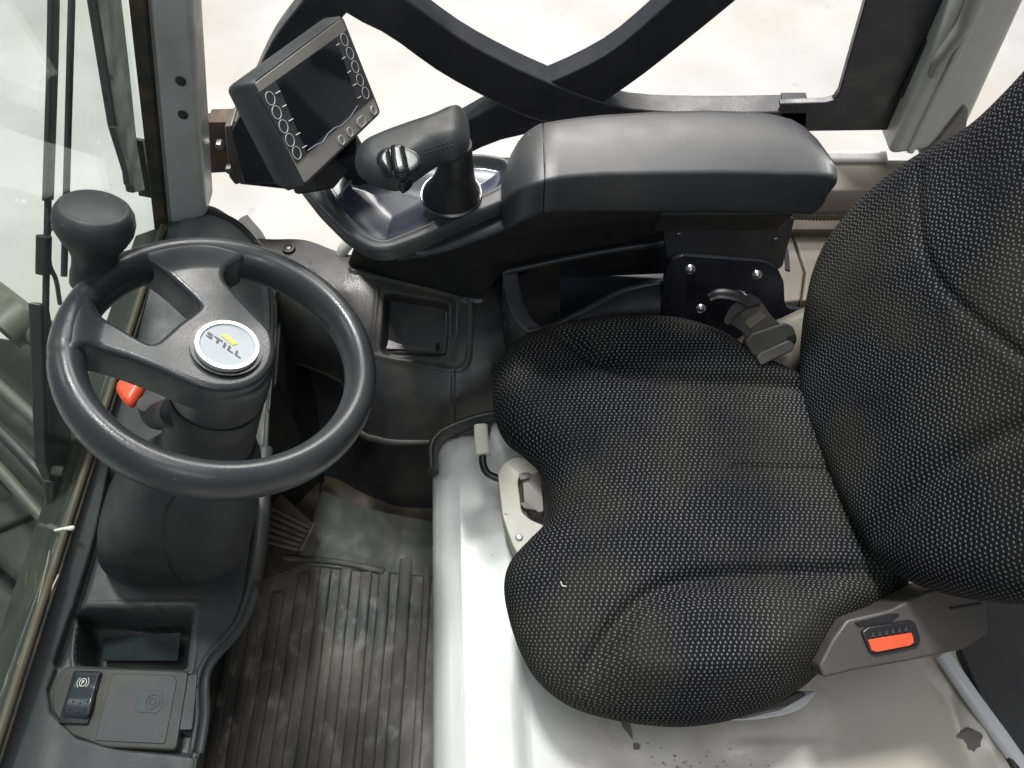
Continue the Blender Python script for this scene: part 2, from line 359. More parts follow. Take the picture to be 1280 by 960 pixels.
def sheet(name, rows, m, parent=None, nu=80, nv=80, feats=(), solid=.004, smooth_ctrl=True, down=None, **k):
    """surface through a grid of 3D control points; feats are recesses and grooves traced on it"""
    C = np.array(rows, float)
    f = cr_open if smooth_ctrl else (lambda P, n: resample(np.asarray(P, float), n))
    def interp(P, n):       # uniform in control index
        k_ = len(P); t = np.linspace(0, k_ - 1, n)
        if not smooth_ctrl or k_ < 3: return np.stack([np.interp(t, range(k_), P[:, j]) for j in range(3)], 1)
        Q = np.vstack([2 * P[0] - P[1], P, 2 * P[-1] - P[-2]]); i = np.clip(t.astype(int), 0, k_ - 2); u = (t - i)[:, None]
        p0, p1, p2, p3 = Q[i], Q[i + 1], Q[i + 2], Q[i + 3]
        return .5 * (2 * p1 + (p2 - p0) * u + (2 * p0 - 5 * p1 + 4 * p2 - p3) * u * u + (3 * p1 - p0 - 3 * p2 + p3) * u ** 3)
    A = np.array([interp(r, nu) for r in C]); G = np.array([interp(A[:, i], nv) for i in range(nu)]).transpose(1, 0, 2)
    du = np.gradient(G, axis=1); dv = np.gradient(G, axis=0); N = np.cross(du, dv); N /= np.linalg.norm(N, axis=2)[..., None] + 1e-12
    if N[..., 2].mean() < 0: N = -N
    if down is not None: N = np.broadcast_to(-np.asarray(down, float), N.shape)
    V = G.reshape(-1, 3); Nf = N.reshape(-1, 3); px = proj(V); D = np.zeros(len(V))
    for ft in feats:
        if ft[0] == 'recess': _, poly, dep, ed = ft; D -= dep * sstep(ed, -ed, sdf(px, cr_closed(poly, 80) if len(poly) > 7 else rounded(poly, 7)))
        elif ft[0] == 'line': _, L, dep, wd = ft; D += dep * np.exp(-(sweepdist(px, cr_open(L, 60)) / wd) ** 2)
        elif ft[0] == 'fun': D += ft[1](px)
    V = V + Nf * D[:, None]
    F = [[j * nu + i, j * nu + i + 1, (j + 1) * nu + i + 1, (j + 1) * nu + i] for j in range(nv - 1) for i in range(nu - 1)]
    o = mk(name, V, F, m, parent, angle=180, **k)
    # normals must point along N
    me = o.data; pn = np.array(me.polygons[len(F) // 2].normal); ref = Nf[(nv // 2) * nu + nu // 2]
    if pn @ ref < 0: me.flip_normals()
    s = o.modifiers.new('s', 'SOLIDIFY'); s.thickness = solid; s.offset = -1
    return o
def relief(name, out, pl, hf, m, parent, edge=.004, depth=.02, cell=.001, split=None, names=None, mats=None, angle=180):
    """a free outline on a plane carrying a height field, with rolled edges and side walls"""
    O = np.asarray(out, float); lo, hi = O.min(0) - cell, O.max(0) + cell
    nx, ny = int((hi[0] - lo[0]) / cell) + 2, int((hi[1] - lo[1]) / cell) + 2
    X, Y = np.meshgrid(lo[0] + np.arange(nx) * cell, lo[1] + np.arange(ny) * cell); Q = np.stack([X.ravel(), Y.ravel()], 1)
    Lc = np.vstack([O, O[:1]]); best = np.full(len(Q), 1e9); near = Q.copy()
    for a, b in zip(Lc[:-1], Lc[1:]):
        ab = b - a; t = np.clip(((Q - a) @ ab) / max(ab @ ab, 1e-14), 0, 1); c = a + t[:, None] * ab; d = np.linalg.norm(Q - c, axis=1)
        k = d < best; best[k] = d[k]; near[k] = c[k]
    s = np.where(inside(Q, O), -best, best); ok = s < .55 * cell
    idx = np.arange(nx * ny).reshape(ny, nx); q4 = np.stack([idx[:-1, :-1], idx[:-1, 1:], idx[1:, 1:], idx[1:, :-1]], -1).reshape(-1, 4)
    q4 = q4[ok[q4].all(1) & (s[q4].mean(1) < 0)]
    cnt = {}
    for f in q4:
        for i in range(4):
            a, b = int(f[i]), int(f[(i + 1) % 4]); k = (min(a, b), max(a, b)); cnt[k] = None if k in cnt else (a, b)
    sn = np.zeros(len(Q), bool)
    for v in cnt.values():
        if v: sn[v[0]] = sn[v[1]] = True
    Q = np.where(sn[:, None], near, Q); d = np.where(sn, 0, np.clip(-s, 0, None))
    x = np.clip(d / edge, 0, 1); h = hf(Q) - edge * (1 - np.sqrt(np.clip(1 - (1 - x) ** 2, 0, 1)))
    V3 = pl.o + Q[:, :1] * pl.e1 + Q[:, 1:] * pl.e2 + h[:, None] * pl.n
    lab = split(Q[q4].mean(1)) if split else np.zeros(len(q4), int)
    objs = []
    for g_ in sorted(set(lab.tolist())):
        Fq = q4[lab == g_]; V = []; mp = {}; F = []
        def vid(i, low=0):
            k = (i, low)
            if k not in mp: mp[k] = len(V); V.append(V3[i] - pl.n * low * depth / 2 - (0 if not low else 0))
            return mp[k]
        for f in Fq:
            F.append([vid(int(i)) for i in f])
            for i in range(4):
                a, b = int(f[i]), int(f[(i + 1) % 4]); k = (min(a, b), max(a, b))
                if cnt[k] is not None: F.append([vid(b), vid(a), vid(a, 1), vid(b, 1)]); F.append([vid(b, 1), vid(a, 1), vid(a, 2), vid(b, 2)])
        objs.append(mk(names[g_] if names else name, V, F, mats[g_] if mats else m, parent, angle=angle))
    return objs
def rounded(P, r, k=6):
    P = np.asarray(P, float); n = len(P); out = []
    for i in range(n):
        a, b, c = P[i - 1], P[i], P[(i + 1) % n]; u = nrm(a - b); v = nrm(c - b)
        rr = min(r, .45 * np.linalg.norm(a - b), .45 * np.linalg.norm(c - b)); p, q = b + u * rr, b + v * rr
        for t in np.linspace(0, 1, k): out.append((1 - t) ** 2 * p + 2 * t * (1 - t) * b + t * t * q)
    return np.array(out)
def onsurf(o, pxs, lift=.0004):
    from mathutils.bvhtree import BVHTree
    me = o.data; vs = [v.co + Vector(ORG[o.name]) for v in me.vertices]; t = BVHTree.FromPolygons(vs, [list(p.vertices) for p in me.polygons]); out = []
    for x, y in pxs:
        r = nrm(ray(x, y)); hit = t.ray_cast(Vector(CAM), Vector(r))
        if hit[0] is not None: out.append(np.array(hit[0]) - r * lift)
    return out
def rpx(pl, P, r=6, h=0, k=5): return [pl.P(x, y, h) for x, y in rounded(P, r, k)]
def text(name, body, o, dx, dy, n, size, m, parent, thick=.0004, bold=0.0, spacing=1.0):
    c = bpy.data.curves.new(name, 'FONT'); c.body = body; c.size = 1; c.extrude = .5; c.offset = bold; c.resolution_u = 4; c.space_character = spacing
    t = bpy.data.objects.new('t', c); COL.objects.link(t); dg = bpy.context.evaluated_depsgraph_get()
    me = bpy.data.meshes.new_from_object(t.evaluated_get(dg)); bpy.data.objects.remove(t)
    V = np.array([v.co[:] for v in me.vertices]); V[:, 0] -= V[:, 0].min()
    if size: V[:, 0] /= V[:, 0].max(); V[:, 1] /= V[:, 1].max()
    W = np.asarray(o) + V[:, :1] * np.asarray(dx) + V[:, 1:2] * np.asarray(dy) + (V[:, 2:3] + .5) * thick * np.asarray(n)
    F = [list(p.vertices) for p in me.polygons]; bpy.data.meshes.remove(me)
    return mk(name, W, F, m, parent, smooth=False)
def ring(name, pl, c, r, wd, h, m, parent, thick=.0006, n=32, sx=1, sy=1):
    prof = [(r - wd, h), (r - wd, h + thick), (r, h + thick), (r, h)]
    a = np.linspace(0, 2 * np.pi, n, endpoint=False)
    secs = [np.array([pl.pt(c[0] + q * sx * math.cos(t), c[1] + q * sy * math.sin(t), g) for t in a]) for q, g in prof]
    V = np.vstack(secs); F = []
    for j in range(4):
        for i in range(n):
            b = (i + 1) % n; jn = (j + 1) % 4; F.append([j * n + i, j * n + b, jn * n + b, jn * n + i])
    return mk(name, V, F, m, parent, angle=50)

# ================================================================== SETTING
g = mk('ground', [(-12, -8, -.55), (12, -8, -.55), (12, 16, -.55), (-12, 16, -.55)], [[0, 1, 2, 3]], ground_m); tag(g, kind='structure')
fl = prism('floor', [at(180, 560, -.012), at(640, 560, -.012), at(640, 1250, -.012), at(120, 1250, -.012)], (0, 0, -.03), floor_metal); tag(fl, kind='structure')

# ---- windshield
XB, YB, ZB, SL = -.532, .83, .43, .275
GL = Plane((XB, 0, ZB), (1, 0, -SL), (0, 1, 0))       # e2 runs down/up the pane
def gp(y, z, off=0): p = np.array([XB + SL * (z - ZB), y, z]); return p + GL.n * off
ws = thing('windshield', 'tilted greenish glass windshield with dark rubber seal in front of the steering wheel', 'windshield', (XB, .3, ZB))
prism('glass_pane', [gp(-.5, ZB - .012), gp(YB, ZB - .012), gp(YB, 1.75), gp(-.5, 1.75)], -GL.n * .005, glass_m, ws, bevel=0)
prism('outer_ledge', [(XB - .004, YB, .425), (XB - .004, -.5, .425), (XB - .05, -.5, .405), (XB - .05, YB, .405)], (0, 0, -.10), mast_m, ws, bevel=.002)
tube('bottom_seal', [gp(YB, ZB + .001, .004), gp(.3, ZB + .001, .004), gp(-.5, ZB + .001, .004)], .0045, seal_tan, ws, n=12, asp=(1, 1.2))
tube('inner_bead', [gp(YB - .02, ZB - .004, .010), gp(-.5, ZB - .004, .010)], .0022, seal_rubber, ws, n=8, steps=4)

# ---- front pillar
pp = VY(YB)
def ext(pl, a, b, zt):        # extend the pixel line a->b on a plane up to height zt
    A, B = pl.P(*a), pl.P(*b); return A + (B - A) * ((zt - A[2]) / (B[2] - A[2]))
fp = thing('front_pillar', 'grey painted front cab pillar with two round black plugs', 'pillar', pp.P(236, 268))
b0, b1 = pp.P(212, 285), pp.P(258, 272); t0, t1 = ext(pp, (212, 285), (184, 0), 1.75), ext(pp, (258, 272), (239, 0), 1.75)
prism('post', [b0, b1, t1, t0], (0, .055, 0), grey_paint, fp, bevel=.008, seg=4)
prism('side_lip', [pp.P(206, 300) + (0, .006, 0), b0 + np.array((0.003, .006, 0)), t0 + np.array((.003, .006, 0)), ext(pp, (206, 300), (176, 0), 1.75) + (0, .006, 0)], (0, .03, 0), grey_paint, fp, bevel=.002)
for q in ((226, 101), (229, 143)):
    c = pp.hit(*q); lathe('plug', [(.0001, .0036), (.0045, .0034), (.0062, .0022), (.0066, -.001)], pp, c, black_plastic, fp, n=24)
prism('rubber_seal', [pp.P(197, 318) - (0, .004, 0), pp.P(211, 300) - (0, .004, 0), ext(pp, (211, 300), (183, 0), 1.75) - (0, .004, 0), ext(pp, (197, 318), (161, 0), 1.75) - (0, .004, 0)], (0, .02, 0), seal_rubber, ws, bevel=.003)

# ---- rear pillar, sill beam
rp = thing('rear_pillar', 'wide pale grey rear cab pillar leaning behind the seat back', 'pillar', VY(.93).P(1130, 192))
q = VY(.90)
prism('post', [q.P(1110, 196), q.P(1198, 185), ext(q, (1198, 185), (1288, -10), 1.7), ext(q, (1110, 196), (1198, 0), 1.7)], (0, .07, 0), pillar_paint, rp, bevel=.012, seg=4)
prism('fold_rib', [q.P(1132, 190) - (0, .004, 0), q.P(1141, 192) - (0, .004, 0), ext(q, (1141, 192), (1234, 0), 1.7) - (0, .004, 0), ext(q, (1132, 190), (1222, 0), 1.7) - (0, .004, 0)], (0, .01, 0), pillar_paint, rp, bevel=.004, seg=3)
tube('embossed_recess', [q.P(1166, 92) - (0, .0, 0), q.P(1172, 72) - (0, .006, 0), q.P(1190, 45) - (0, .008, 0), q.P(1206, 18) - (0, .008, 0), q.P(1228, -40) - (0, .008, 0)], [.006, .008, .009, .009, .009], mat('recess_grey', (.26, .26, .25), .4), rp, round_end=True)  # stands for an embossed recess in the pillar, its shading put in as grey
prism('foot_gusset', [VY(.895).P(*p) for p in [(1150, 198), (1172, 175), (1190, 152), (1206, 132), (1212, 140), (1208, 165), (1200, 185), (1206, 205), (1160, 205)]], (0, .03, 0), mat('gusset_grey', (.16, .155, .14), .45, dirt=(.10, .09, .06), damt=.7), rp, bevel=.004)
sb = thing('sill_beam', 'low beige side sill beam running behind the armrest to the rear pillar', 'sill', at(1100, 200, .47))
def strip(name, rows, m, parent, **k): return sheet(name, rows, m, parent, smooth_ctrl=False, **k)
strip('top_flange', [[at(1000, 189, .475), at(1108, 189, .475)], [at(1000, 200, .475), at(1110, 200, .475)]], white_paint, sb, nu=4, nv=4, solid=.008)
strip('upper_face', [[at(980, 200.5, .47), at(1300, 200.5, .47)], [at(980, 237, .465), at(1300, 237, .465)], [at(980, 238, .463) + (0, -.004, -.01), at(1300, 238, .463) + (0, -.004, -.01)], [at(980, 275, .40), at(1300, 275, .40)]], beige_paint, sb, nu=8, nv=20, solid=.01)
rc = thing('rear_cowl', 'dusty beige cowl panels beside the belt buckle, split by a dark joint', 'cowl', at(1030, 380, .36))
z = .36
prism('cowl_panel', [at(978, 285, z), at(988, 288, z), at(1005, 340, z), at(1001, 375, z), at(960, 380, z), at(950, 300, z)], (0, 0, -.12), beige_paint, rc, bevel=.004, seg=3)
prism('cowl_panel', [at(990, 288, z), at(1100, 285, z), at(1100, 380, z), at(1003, 375, z), at(1007.5, 340, z)], (0, 0, -.12), beige_paint, rc, bevel=.004, seg=3)
prism('cowl_base', [at(*p, .33) for p in [(900, 372), (1130, 372), (1130, 560), (900, 520)]], (0, 0, -.05), mat('cowl_dark', (.07, .06, .05), .5, dirt=(.12, .10, .07), damt=.6), rc, bevel=.004)
prism('rear_ledge', [at(930, 262, .375), at(1120, 262, .375), at(1120, 287, .375), at(930, 289, .375)], (0, 0, -.12), mat('ledge_brown', (.12, .085, .06), .5, dirt=(.2, .17, .12), damt=.6), rc, bevel=.004, seg=3)
prism('louvre', [at(981, 310, z + .004), at(986, 312, z + .004), at(988, 338, z + .004), at(982, 336, z + .004)], (0, 0, -.006), black_plastic, rc, bevel=.001)
hs = tube('corrugated_hose', [at(985, 268, .41), at(1020, 270, .41), at(1060, 271, .41), at(1085, 285, .40)], .0068, hose_m, None, n=14, steps=120)
me = hs.data; co = np.array([v.co[:] for v in me.vertices]); nn = 14
for j in range(120):
    s = slice(j * nn, (j + 1) * nn); c = co[s].mean(0); co[s] = c + (co[s] - c) * (1 + .16 * math.sin(j * 1.25))
me.vertices.foreach_set('co', co.ravel()); tag(hs, 'thin ribbed grey cable conduit behind the armrest and seat back', 'hose')

# ---- side guard door outside
sg = thing('side_guard', 'black steel side door guard with two crossing curved bars beyond the armrest', 'guard', aty(680, 150, .95))
gy = [.935]
def bar(cl, name='curved_bar', y=None, t=.040, m=frame_black, bev=.003, rnd=0):
    y = y or gy[0]; gy[0] += .0035
    C = cr_open(np.array(cl, float), 28); T = np.gradient(C[:, :2], axis=0); T /= np.linalg.norm(T, axis=1)[:, None]; Nn = np.stack([-T[:, 1], T[:, 0]], 1)
    A = C[:, :2] + Nn * C[:, 2:] / 2; Bp = C[:, :2] - Nn * C[:, 2:] / 2; pl = VY(y)
    secs = []
    for a, b in zip(A, Bp):
        pa, pb = pl.P(*a), pl.P(*b); d = np.array([0, t, 0]); secs.append(np.array([pa, pb, pb + d, pa + d]))
    return loft(name, secs, m, sg, bevel=bev)
bar([(360, -120, 60), (430, -20, 56), (500, 25, 50), (560, 68, 50), (620, 101, 50), (680, 128, 50), (740, 142, 34), (800, 150, 24), (900, 152, 22), (1010, 152, 26)])
bar([(960, -70, 58), (885, -5, 54), (830, 42, 50), (780, 82, 48), (730, 112, 52), (670, 138, 52), (610, 160, 40), (560, 185, 36), (470, 215, 34), (400, 222, 36), (300, 215, 32)])
bar([(520, -110, 60), (440, -30, 56), (405, 10, 52), (360, 65, 48), (328, 130, 46), (305, 175, 50), (292, 215, 40)])
bar([(980, 137, 10), (1012, 138, 12)], 'latch_plate', t=.03)
pl = VY(.935)
prism('corner_plate', [pl.P(*p) for p in [(1088, -60), (1082, 0), (1049, 116), (1043, 125), (1032, 128), (975, 130), (975, 165), (1125, 163), (1150, 130), (1232, -30), (1246, -60)]], (0, .012, 0), frame_black, sg, bevel=.002)
prism('plate_rib', [pl.P(*p, .006) for p in [(1124, 120), (1132, 128), (1166, 52), (1158, 50)]], (0, .006, 0), frame_black, sg, bevel=.002)
hb = thing('hinge_bracket', 'rusty brown hinge bracket joining the front pillar to the side guard', 'hinge', aty(280, 190, .93))
pl = VY(.91)
prism('bracket_plate', [pl.P(*p) for p in [(243, 158), (259, 158), (259, 153), (296, 152), (300, 215), (262, 217), (260, 223), (252, 223)]], (0, .03, 0), mat('rusty_steel', (.06, .045, .035), .55, dirt=(.14, .08, .04), damt=.8, dscale=30), hb, bevel=.002)
prism('hinge_leaf', [pl.P(*p, .012) for p in [(280, 158), (290, 157), (306, 228), (294, 232), (286, 222)]], (0, .04, 0), mat('hinge_grey', (.16, .15, .14), .4, metal=.4, dirt=(.08, .06, .05), damt=.6), hb, bevel=.003)
for q_ in ((276, 178), (288, 208)):
    c = pl.hit(*q_, .012); lathe('hinge_bolt', [(.0001, .024), (.006, .023), (.007, .019), (.007, .012)], pl, c, steel, hb, n=6)
prism('mount_plate', [pl.P(*p, .02) for p in [(289, 165), (303, 138), (330, 158), (352, 230), (305, 230)]], (0, .01, 0), frame_black, hb, bevel=.002)

# ---- mast and wiper seen through the windshield
ms = thing('mast', 'dark olive lift mast rails and cylinders seen low through the windshield', 'mast', at(0, 600, -.2))
def mtube(name, pts, r, m, **k): return tube(name, [at(*p) for p in pts], r, m, ms, **k)
mtube('lift_cylinder', [(-60, 330, .10), (30, 400, .12), (120, 470, .14), (200, 540, .15)], .030, mast_l, n=28)
mtube('cylinder_collar', [(4, 415, .145), (34, 392, .145)], .040, mast_l, n=28, steps=3)
mtube('mast_rail', [(-120, 420, .02), (110, 640, .04)], .045, mast_m, asp=(1, .7), sq=6, n=20)
mtube('mast_rail', [(-160, 520, .0), (130, 760, .02)], .05, mast_m, asp=(1, .8), sq=6, n=20)
mtube('mast_rail', [(-200, 620, -.05), (60, 830, -.05)], .06, mast_m, asp=(1, .8), sq=6, n=20)
mtube('cross_member', [(-150, 700, .05), (20, 640, .05), (110, 590, .05)], .03, mast_m, asp=(1, .6), sq=5, n=20)
mtube('hydraulic_hose', [(-60, 430, .2), (40, 520, .18), (110, 590, .15)], .010, hose_m)
mtube('hydraulic_hose', [(-60, 480, .2), (30, 570, .18), (100, 650, .15)], .010, wiper_m)
mtube('hydraulic_hose', [(-60, 520, .2), (20, 610, .18), (90, 690, .15)], .009, hose_m)
prism('mast_plate', [at(*p, -.12) for p in [(-260, 380), (60, 430), (150, 560), (130, 900), (-260, 1100)]], (0, 0, -.05), mast_m, ms, bevel=.01)

wp = thing('wiper', 'black windshield wiper with twin arm rods standing outside the glass', 'wiper', gp(.3, ZB, -.03))
GO = Plane(GL.o - GL.n * .03, GL.n, GL.e1)
def gq(x, y, h=0): return GO.P(x, y, h)
tube('wiper_arm', [gq(68, -90), gq(66, 60), gq(60, 250)], .0060, wiper_m, wp, asp=(1.7, .5), sq=5, up=GO.n)
tube('wiper_arm', [gq(60, 250), gq(57, 420), gq(62, 540)], .0035, wiper_m, wp, up=GO.n)
tube('arm_sleeve', [gq(55, 295), gq(54, 342)], .0075, wiper_m, wp, n=16, steps=3)
tube('arm_rod', [gq(92, -90), gq(88, 60), gq(80, 345)], .0036, wiper_m, wp, up=GO.n)
tube('washer_hose', [gq(70, 282), gq(60, 292), gq(62, 330), gq(70, 350), gq(75, 380)], .0025, hose_m, wp)
prism('pivot_link', [gq(*p) for p in [(52, 380), (62, 380), (90, 540), (92, 600), (68, 602), (58, 580)]], -GO.n * .014, wiper_m, wp, bevel=.003)
prism('pivot_plate', [gq(*p, .004) for p in [(66, 602), (90, 604), (86, 655), (70, 652)]], -GO.n * .01, mast_m, wp, bevel=.002)
for q_ in ((66, 588), (75, 619)):
    c = GO.hit(*q_); lathe('pivot_bolt', [(.0001, .013), (.005, .012), (.0065, .008), (.0065, 0)], GO, c, mast_l, wp, n=20)
wb = prism('blade', [gq(*p) for p in [(112, -60), (146, -60), (163, 90), (172, 180), (182, 238), (168, 242), (160, 200), (146, 160), (138, 110)]], -GO.n * .012, wiper_m, wp, bevel=.003)
prism('rubber_strip', [gq(*p, .004) for p in [(143, 160), (148, 158), (165, 215), (166, 232), (162, 232), (160, 216)]], -GO.n * .008, wiper_m, wb, bevel=.001)
prism('pillar_clip', [gq(*p, .0) for p in [(178, 176), (183, 174), (194, 246), (190, 248)]], -GO.n * .02, mast_m, wb, bevel=.002)
for q_ in ((139, 96), (149, 176)):
    c = GO.hit(*q_); lathe('blade_rivet', [(.0001, .003), (.0025, .0025), (.003, 0)], GO, c, mast_l, wb, n=16)

# ================================================================== DASH / LEFT CONSOLE
db = thing('dashboard', 'grey plastic dash and left console under the steering wheel with tray and switch', 'dashboard', at(150, 700, 0))
def A_(y): return at(205 - .36 * (y - 300), y, .425)
rows = []
for y, B_, C_, D_ in [(268, (226, 268, .44), (262, 262, .44), (300, 286, .42)), (300, (232, 300, .43), (275, 300, .42), (324, 308, .40)), (350, (215, 350, .42), (270, 350, .405), (334, 350, .385)),
                   (420, (188, 420, .41), (260, 420, .39), (334, 420, .36)), (500, (160, 500, .405), (230, 500, .38), (325, 500, .35)), (590, (141, 590, .40), (190, 590, .38), (318, 590, .34)),
                   (690, (118, 690, .395), (170, 690, .38), (310, 690, .34)), (760, (96, 760, .39), (160, 760, .38), (292, 770, .35)),
                   (830, (74, 830, .388), (140, 830, .38), (246, 832, .372)), (900, (62, 900, .386), (130, 900, .38), (240, 900, .372)),
                   (990, (50, 990, .384), (120, 990, .38), (224, 990, .372)), (1120, (30, 1120, .382), (100, 1120, .38), (200, 1120, .372))]:
    a = A_(y) if y > 290 else at(214, 272, .435)
    d = at(*D_); e = at(D_[0] + 9, y, -.02); rows.append([a, at(*B_), at(*C_), d, d + (.004, 0, -.02), d * .5 + e * .5 + (-.01, 0, 0), e])
tray = [(99, 762), (238, 758), (229, 832), (93, 828)]
def con_raise(px):        # the console top stands slightly below the outer strip
    P = [(141, 560), (160, 560), (380, 560), (380, 760), (290, 850), (250, 945), (150, 936), (95, 922), (64, 890), (60, 862), (72, 830), (118, 690)]
    return -.007 * sstep(2.5, -2.5, sdf(px, P))
sheet('dash_shell', rows, dash_plastic, db, nu=190, nv=330, solid=.003, feats=[
    ('fun', con_raise), ('line', [(142, 592), (119, 690), (73, 828)], -.016, 4), ('recess', tray, .085, 3.5),
    ('line', [(93, 757), (90, 830), (100, 838), (228, 840), (240, 830), (247, 757), (235, 751), (104, 753), (93, 757)], .0022, 2.5),
    ('line', [(330, 330), (336, 400), (329, 480)], .004, 2.5), ('line', [(238, 862), (225, 935)], -.004, 1.5), ('line', [(216, 915), (236, 917)], -.008, 1.6)])
prism('tray_card', [at(128, 797, .312), at(226, 790, .325), at(222, 826, .312), at(128, 826, .305)], (0, 0, -.004), mat('card_teal', (.020, .030, .034), .5), db, bevel=.001)
pebble('hood_lobe', [(226, 282), (238, 272), (252, 264), (270, 262), (296, 278), (318, 298), (327, 316), (326, 330), (270, 330), (222, 320)], HZ(.425), mat('dash_grey_lit', (.085, .090, .092), .5, bump=.5, bscale=700, dirt=(.13, .12, .10), damt=.5), db, top=.016, edge=.016, bot=.03, nang=90, rings=16, crown=.004)  # lighter copy of the dash plastic: stronger light on the lobe put into colour
tube('lobe_rim', [at(256, 263, .444), at(290, 275, .444), at(314, 296, .440), at(326, 318, .432)], .0045, black_plastic, db, asp=(1, .7))
K = HZ(.383)
prism('footwell_wall', [at(*p, .33) for p in [(235, 300), (352, 306), (352, 400), (346, 480), (240, 575)]], (0, 0, -.36), black_plastic, db, bevel=.004)
# things on the console
prism('switch_plate', rpx(K, [(78, 833), (236, 839), (220, 938), (130, 934), (88, 918), (66, 890), (64, 862)], 8, -.0012), (0, 0, -.012), mat('plate_brown', (.042, .038, .036), .5, bump=.4, bscale=800, dirt=(.085, .065, .045), damt=.7), db, bevel=.003, seg=3)
prism('cover_panel', rpx(K, [(140, 842), (216, 844), (221, 850), (206, 930), (118, 926)], 4), (0, 0, -.022), mat('cover_brown', (.050, .048, .052), .5, bump=.4, bscale=800, dirt=(.10, .085, .07), damt=.5), db, bevel=.0035, seg=3)
prism('side_cover', rpx(HZ(.380), [(224, 846), (247, 842), (240, 912), (213, 913)], 3), (0, 0, -.02), console_plastic, db, bevel=.002)
prism('embossed_mark', rpx(K, [(173, 862), (203, 863), (202, 885), (196, 892), (168, 890)], 5, .0006), (0, 0, -.004), mat('emboss_grey', (.045, .052, .058), .45), db, bevel=.0006)
M2 = HZ(.3838)
ring('embossed_ring', M2, M2.hit(191, 877), .0078, .0009, 0, console_plastic, db)
ring('embossed_ring', M2, M2.hit(191, 877), .0040, .0009, 0, console_plastic, db)
sw = prism('parking_brake_switch', rpx(HZ(.386), [(92, 838), (127, 839), (109, 905), (72, 904)], 3), (0, 0, -.02), gloss_black, db, bevel=.0015)
RK = Plane(at(100, 870, .3885), (-.05, -.03, 1), (1, 0, 0))
rk = sheet('rocker', [[RK.P(95, 840, .000), RK.P(124, 841, .000)], [RK.P(89, 858, -.0008), RK.P(119, 859, -.0008)], [RK.P(84, 873, .0028), RK.P(115, 874, .0028)], [RK.P(80, 890, .0025), RK.P(111, 891, .0025)], [RK.P(77, 901, -.004), RK.P(107, 902, -.004)]],
           mat('rocker_black', (.030, .036, .044), .22, rvar=.08), sw, nu=14, nv=30, solid=.004)
RS = Plane(RK.P(105, 853, -.0002), RK.n, (1, 0, 0))
cP = RS.hit(104, 853, .0010)
ring('parking_symbol', RS, cP, .0044, .0008, .0010, print_m, sw, n=28)
text('parking_symbol', 'P', RS.pt(cP[0] - .0015, cP[1] - .0021, .0011), RS.e1 * .0030, RS.e2 * .0042, RS.n, 1, print_m, sw, thick=.0005, bold=.02)
for s in (-1, 1):
    a = np.linspace(-.85, .85, 9); tube('parking_symbol', [RS.pt(cP[0] + s * .0066 * math.cos(t), cP[1] + .0066 * math.sin(t), .0014) for t in a], .0004, print_m, sw, n=6, steps=12)
for q_ in ((92, 877), (101, 879), (110, 877), (87, 887), (98, 890), (106, 887)):
    c = RK.hit(*q_, .002); lathe('grip_dimple', [(.0001, .0038), (.0009, .0037), (.0013, .0028)], RK, c, gloss_black, sw, n=10)

# ================================================================== FLOOR MAT / PEDAL
fm = thing('floor_mat', 'worn ribbed rubber floor mat covered in brown and grey dirt', 'floor mat', at(420, 800, 0))
rows = [[at(402, 612, .020), at(455, 634, .018), at(545, 652, .016)], [at(385, 660, .010), at(450, 670, .008), at(545, 690, .006)], [at(366, 705, .003), at(440, 712, .003), at(545, 722, .003)]]
sheet('footrest_pad', rows, foot_m, fm, nu=40, nv=40, solid=.008, feats=[('line', [(500, 640), (485, 715)], -.003, 4)])
rows = [[at(300, 690, .0), at(420, 700, .0), at(548, 712, .0)], [at(250, 830, .0), at(400, 830, .0), at(548, 830, .0)], [at(190, 1050, .0), at(380, 1050, .0), at(560, 1050, .0)]]
sheet('rubber_sheet', rows, floor_m, fm, nu=90, nv=90, solid=.008, feats=[('fun', lambda p: .0012 * np.sin(p[:, 0] * .21 + p[:, 1] * .05) * np.sin(p[:, 1] * .045 + 1))])
for xb, yt, wd in [(262, 800, .007), (287, 770, .007), (313, 742, .009), (345, 718, .009), (376, 712, .009), (405, 712, .009), (434, 716, .009), (460, 715, .009), (489, 700, .010), (520, 700, .006)]:
    B_ = at(xb, 960, 0); yT = at(300, yt, 0)[1]; x = B_[0]; y0 = at(300, 1080, 0)[1]
    wv = [np.array([x + random.uniform(-.0012, .0012), y0 + (yT - y0) * t, .0012]) for t in np.linspace(0, 1, 6)]
    tube('rib', wv, wd * 1.15, rib_m, fm, asp=(1, .45), sq=3.5, n=14, steps=30)
tube('cross_rib', [at(355, 697, .006), at(420, 702, .006), at(480, 714, .006)], .005, rib_m, fm, asp=(1, .6))
pd = thing('accelerator_pedal', 'small ribbed brown metal pedal right of the steering column', 'pedal', at(350, 650, 0))
PD = Plane(at(350, 650, .06), (.1, -.35, 1), (1, 0, 0))
prism('pedal_pad', rpx(PD, [(300, 612), (338, 604), (392, 654), (376, 690), (300, 662)], 4), -PD.n * .010, mat('pedal_dark', (.05, .04, .03), .5), pd, bevel=.002)
for i in range(6):
    a = np.array([300, 616 + i * 10.5]); b = np.array([387 - i * 3, 659 + i * 5.6]) 
    tube('tread_rib', [PD.P(*a, .002), PD.P(*b, .002)], .0032, pedal_m, pd, n=10, steps=3, up=PD.n)
tube('pedal_edge', [PD.P(393, 654, .002), PD.P(376, 688, .002)], .0035, pedal_m, pd, n=10, steps=3)
prism('pedal_base', [at(*p, .004) for p in [(310, 590), (400, 590), (400, 700), (325, 730), (300, 800), (285, 760)]], (0, 0, -.03), floor_metal, pd, bevel=.004)
tube('pedal_stop', [at(300, 718, .01), at(303, 690, .05)], .006, mast_l, pd, steps=3, round_end=True)

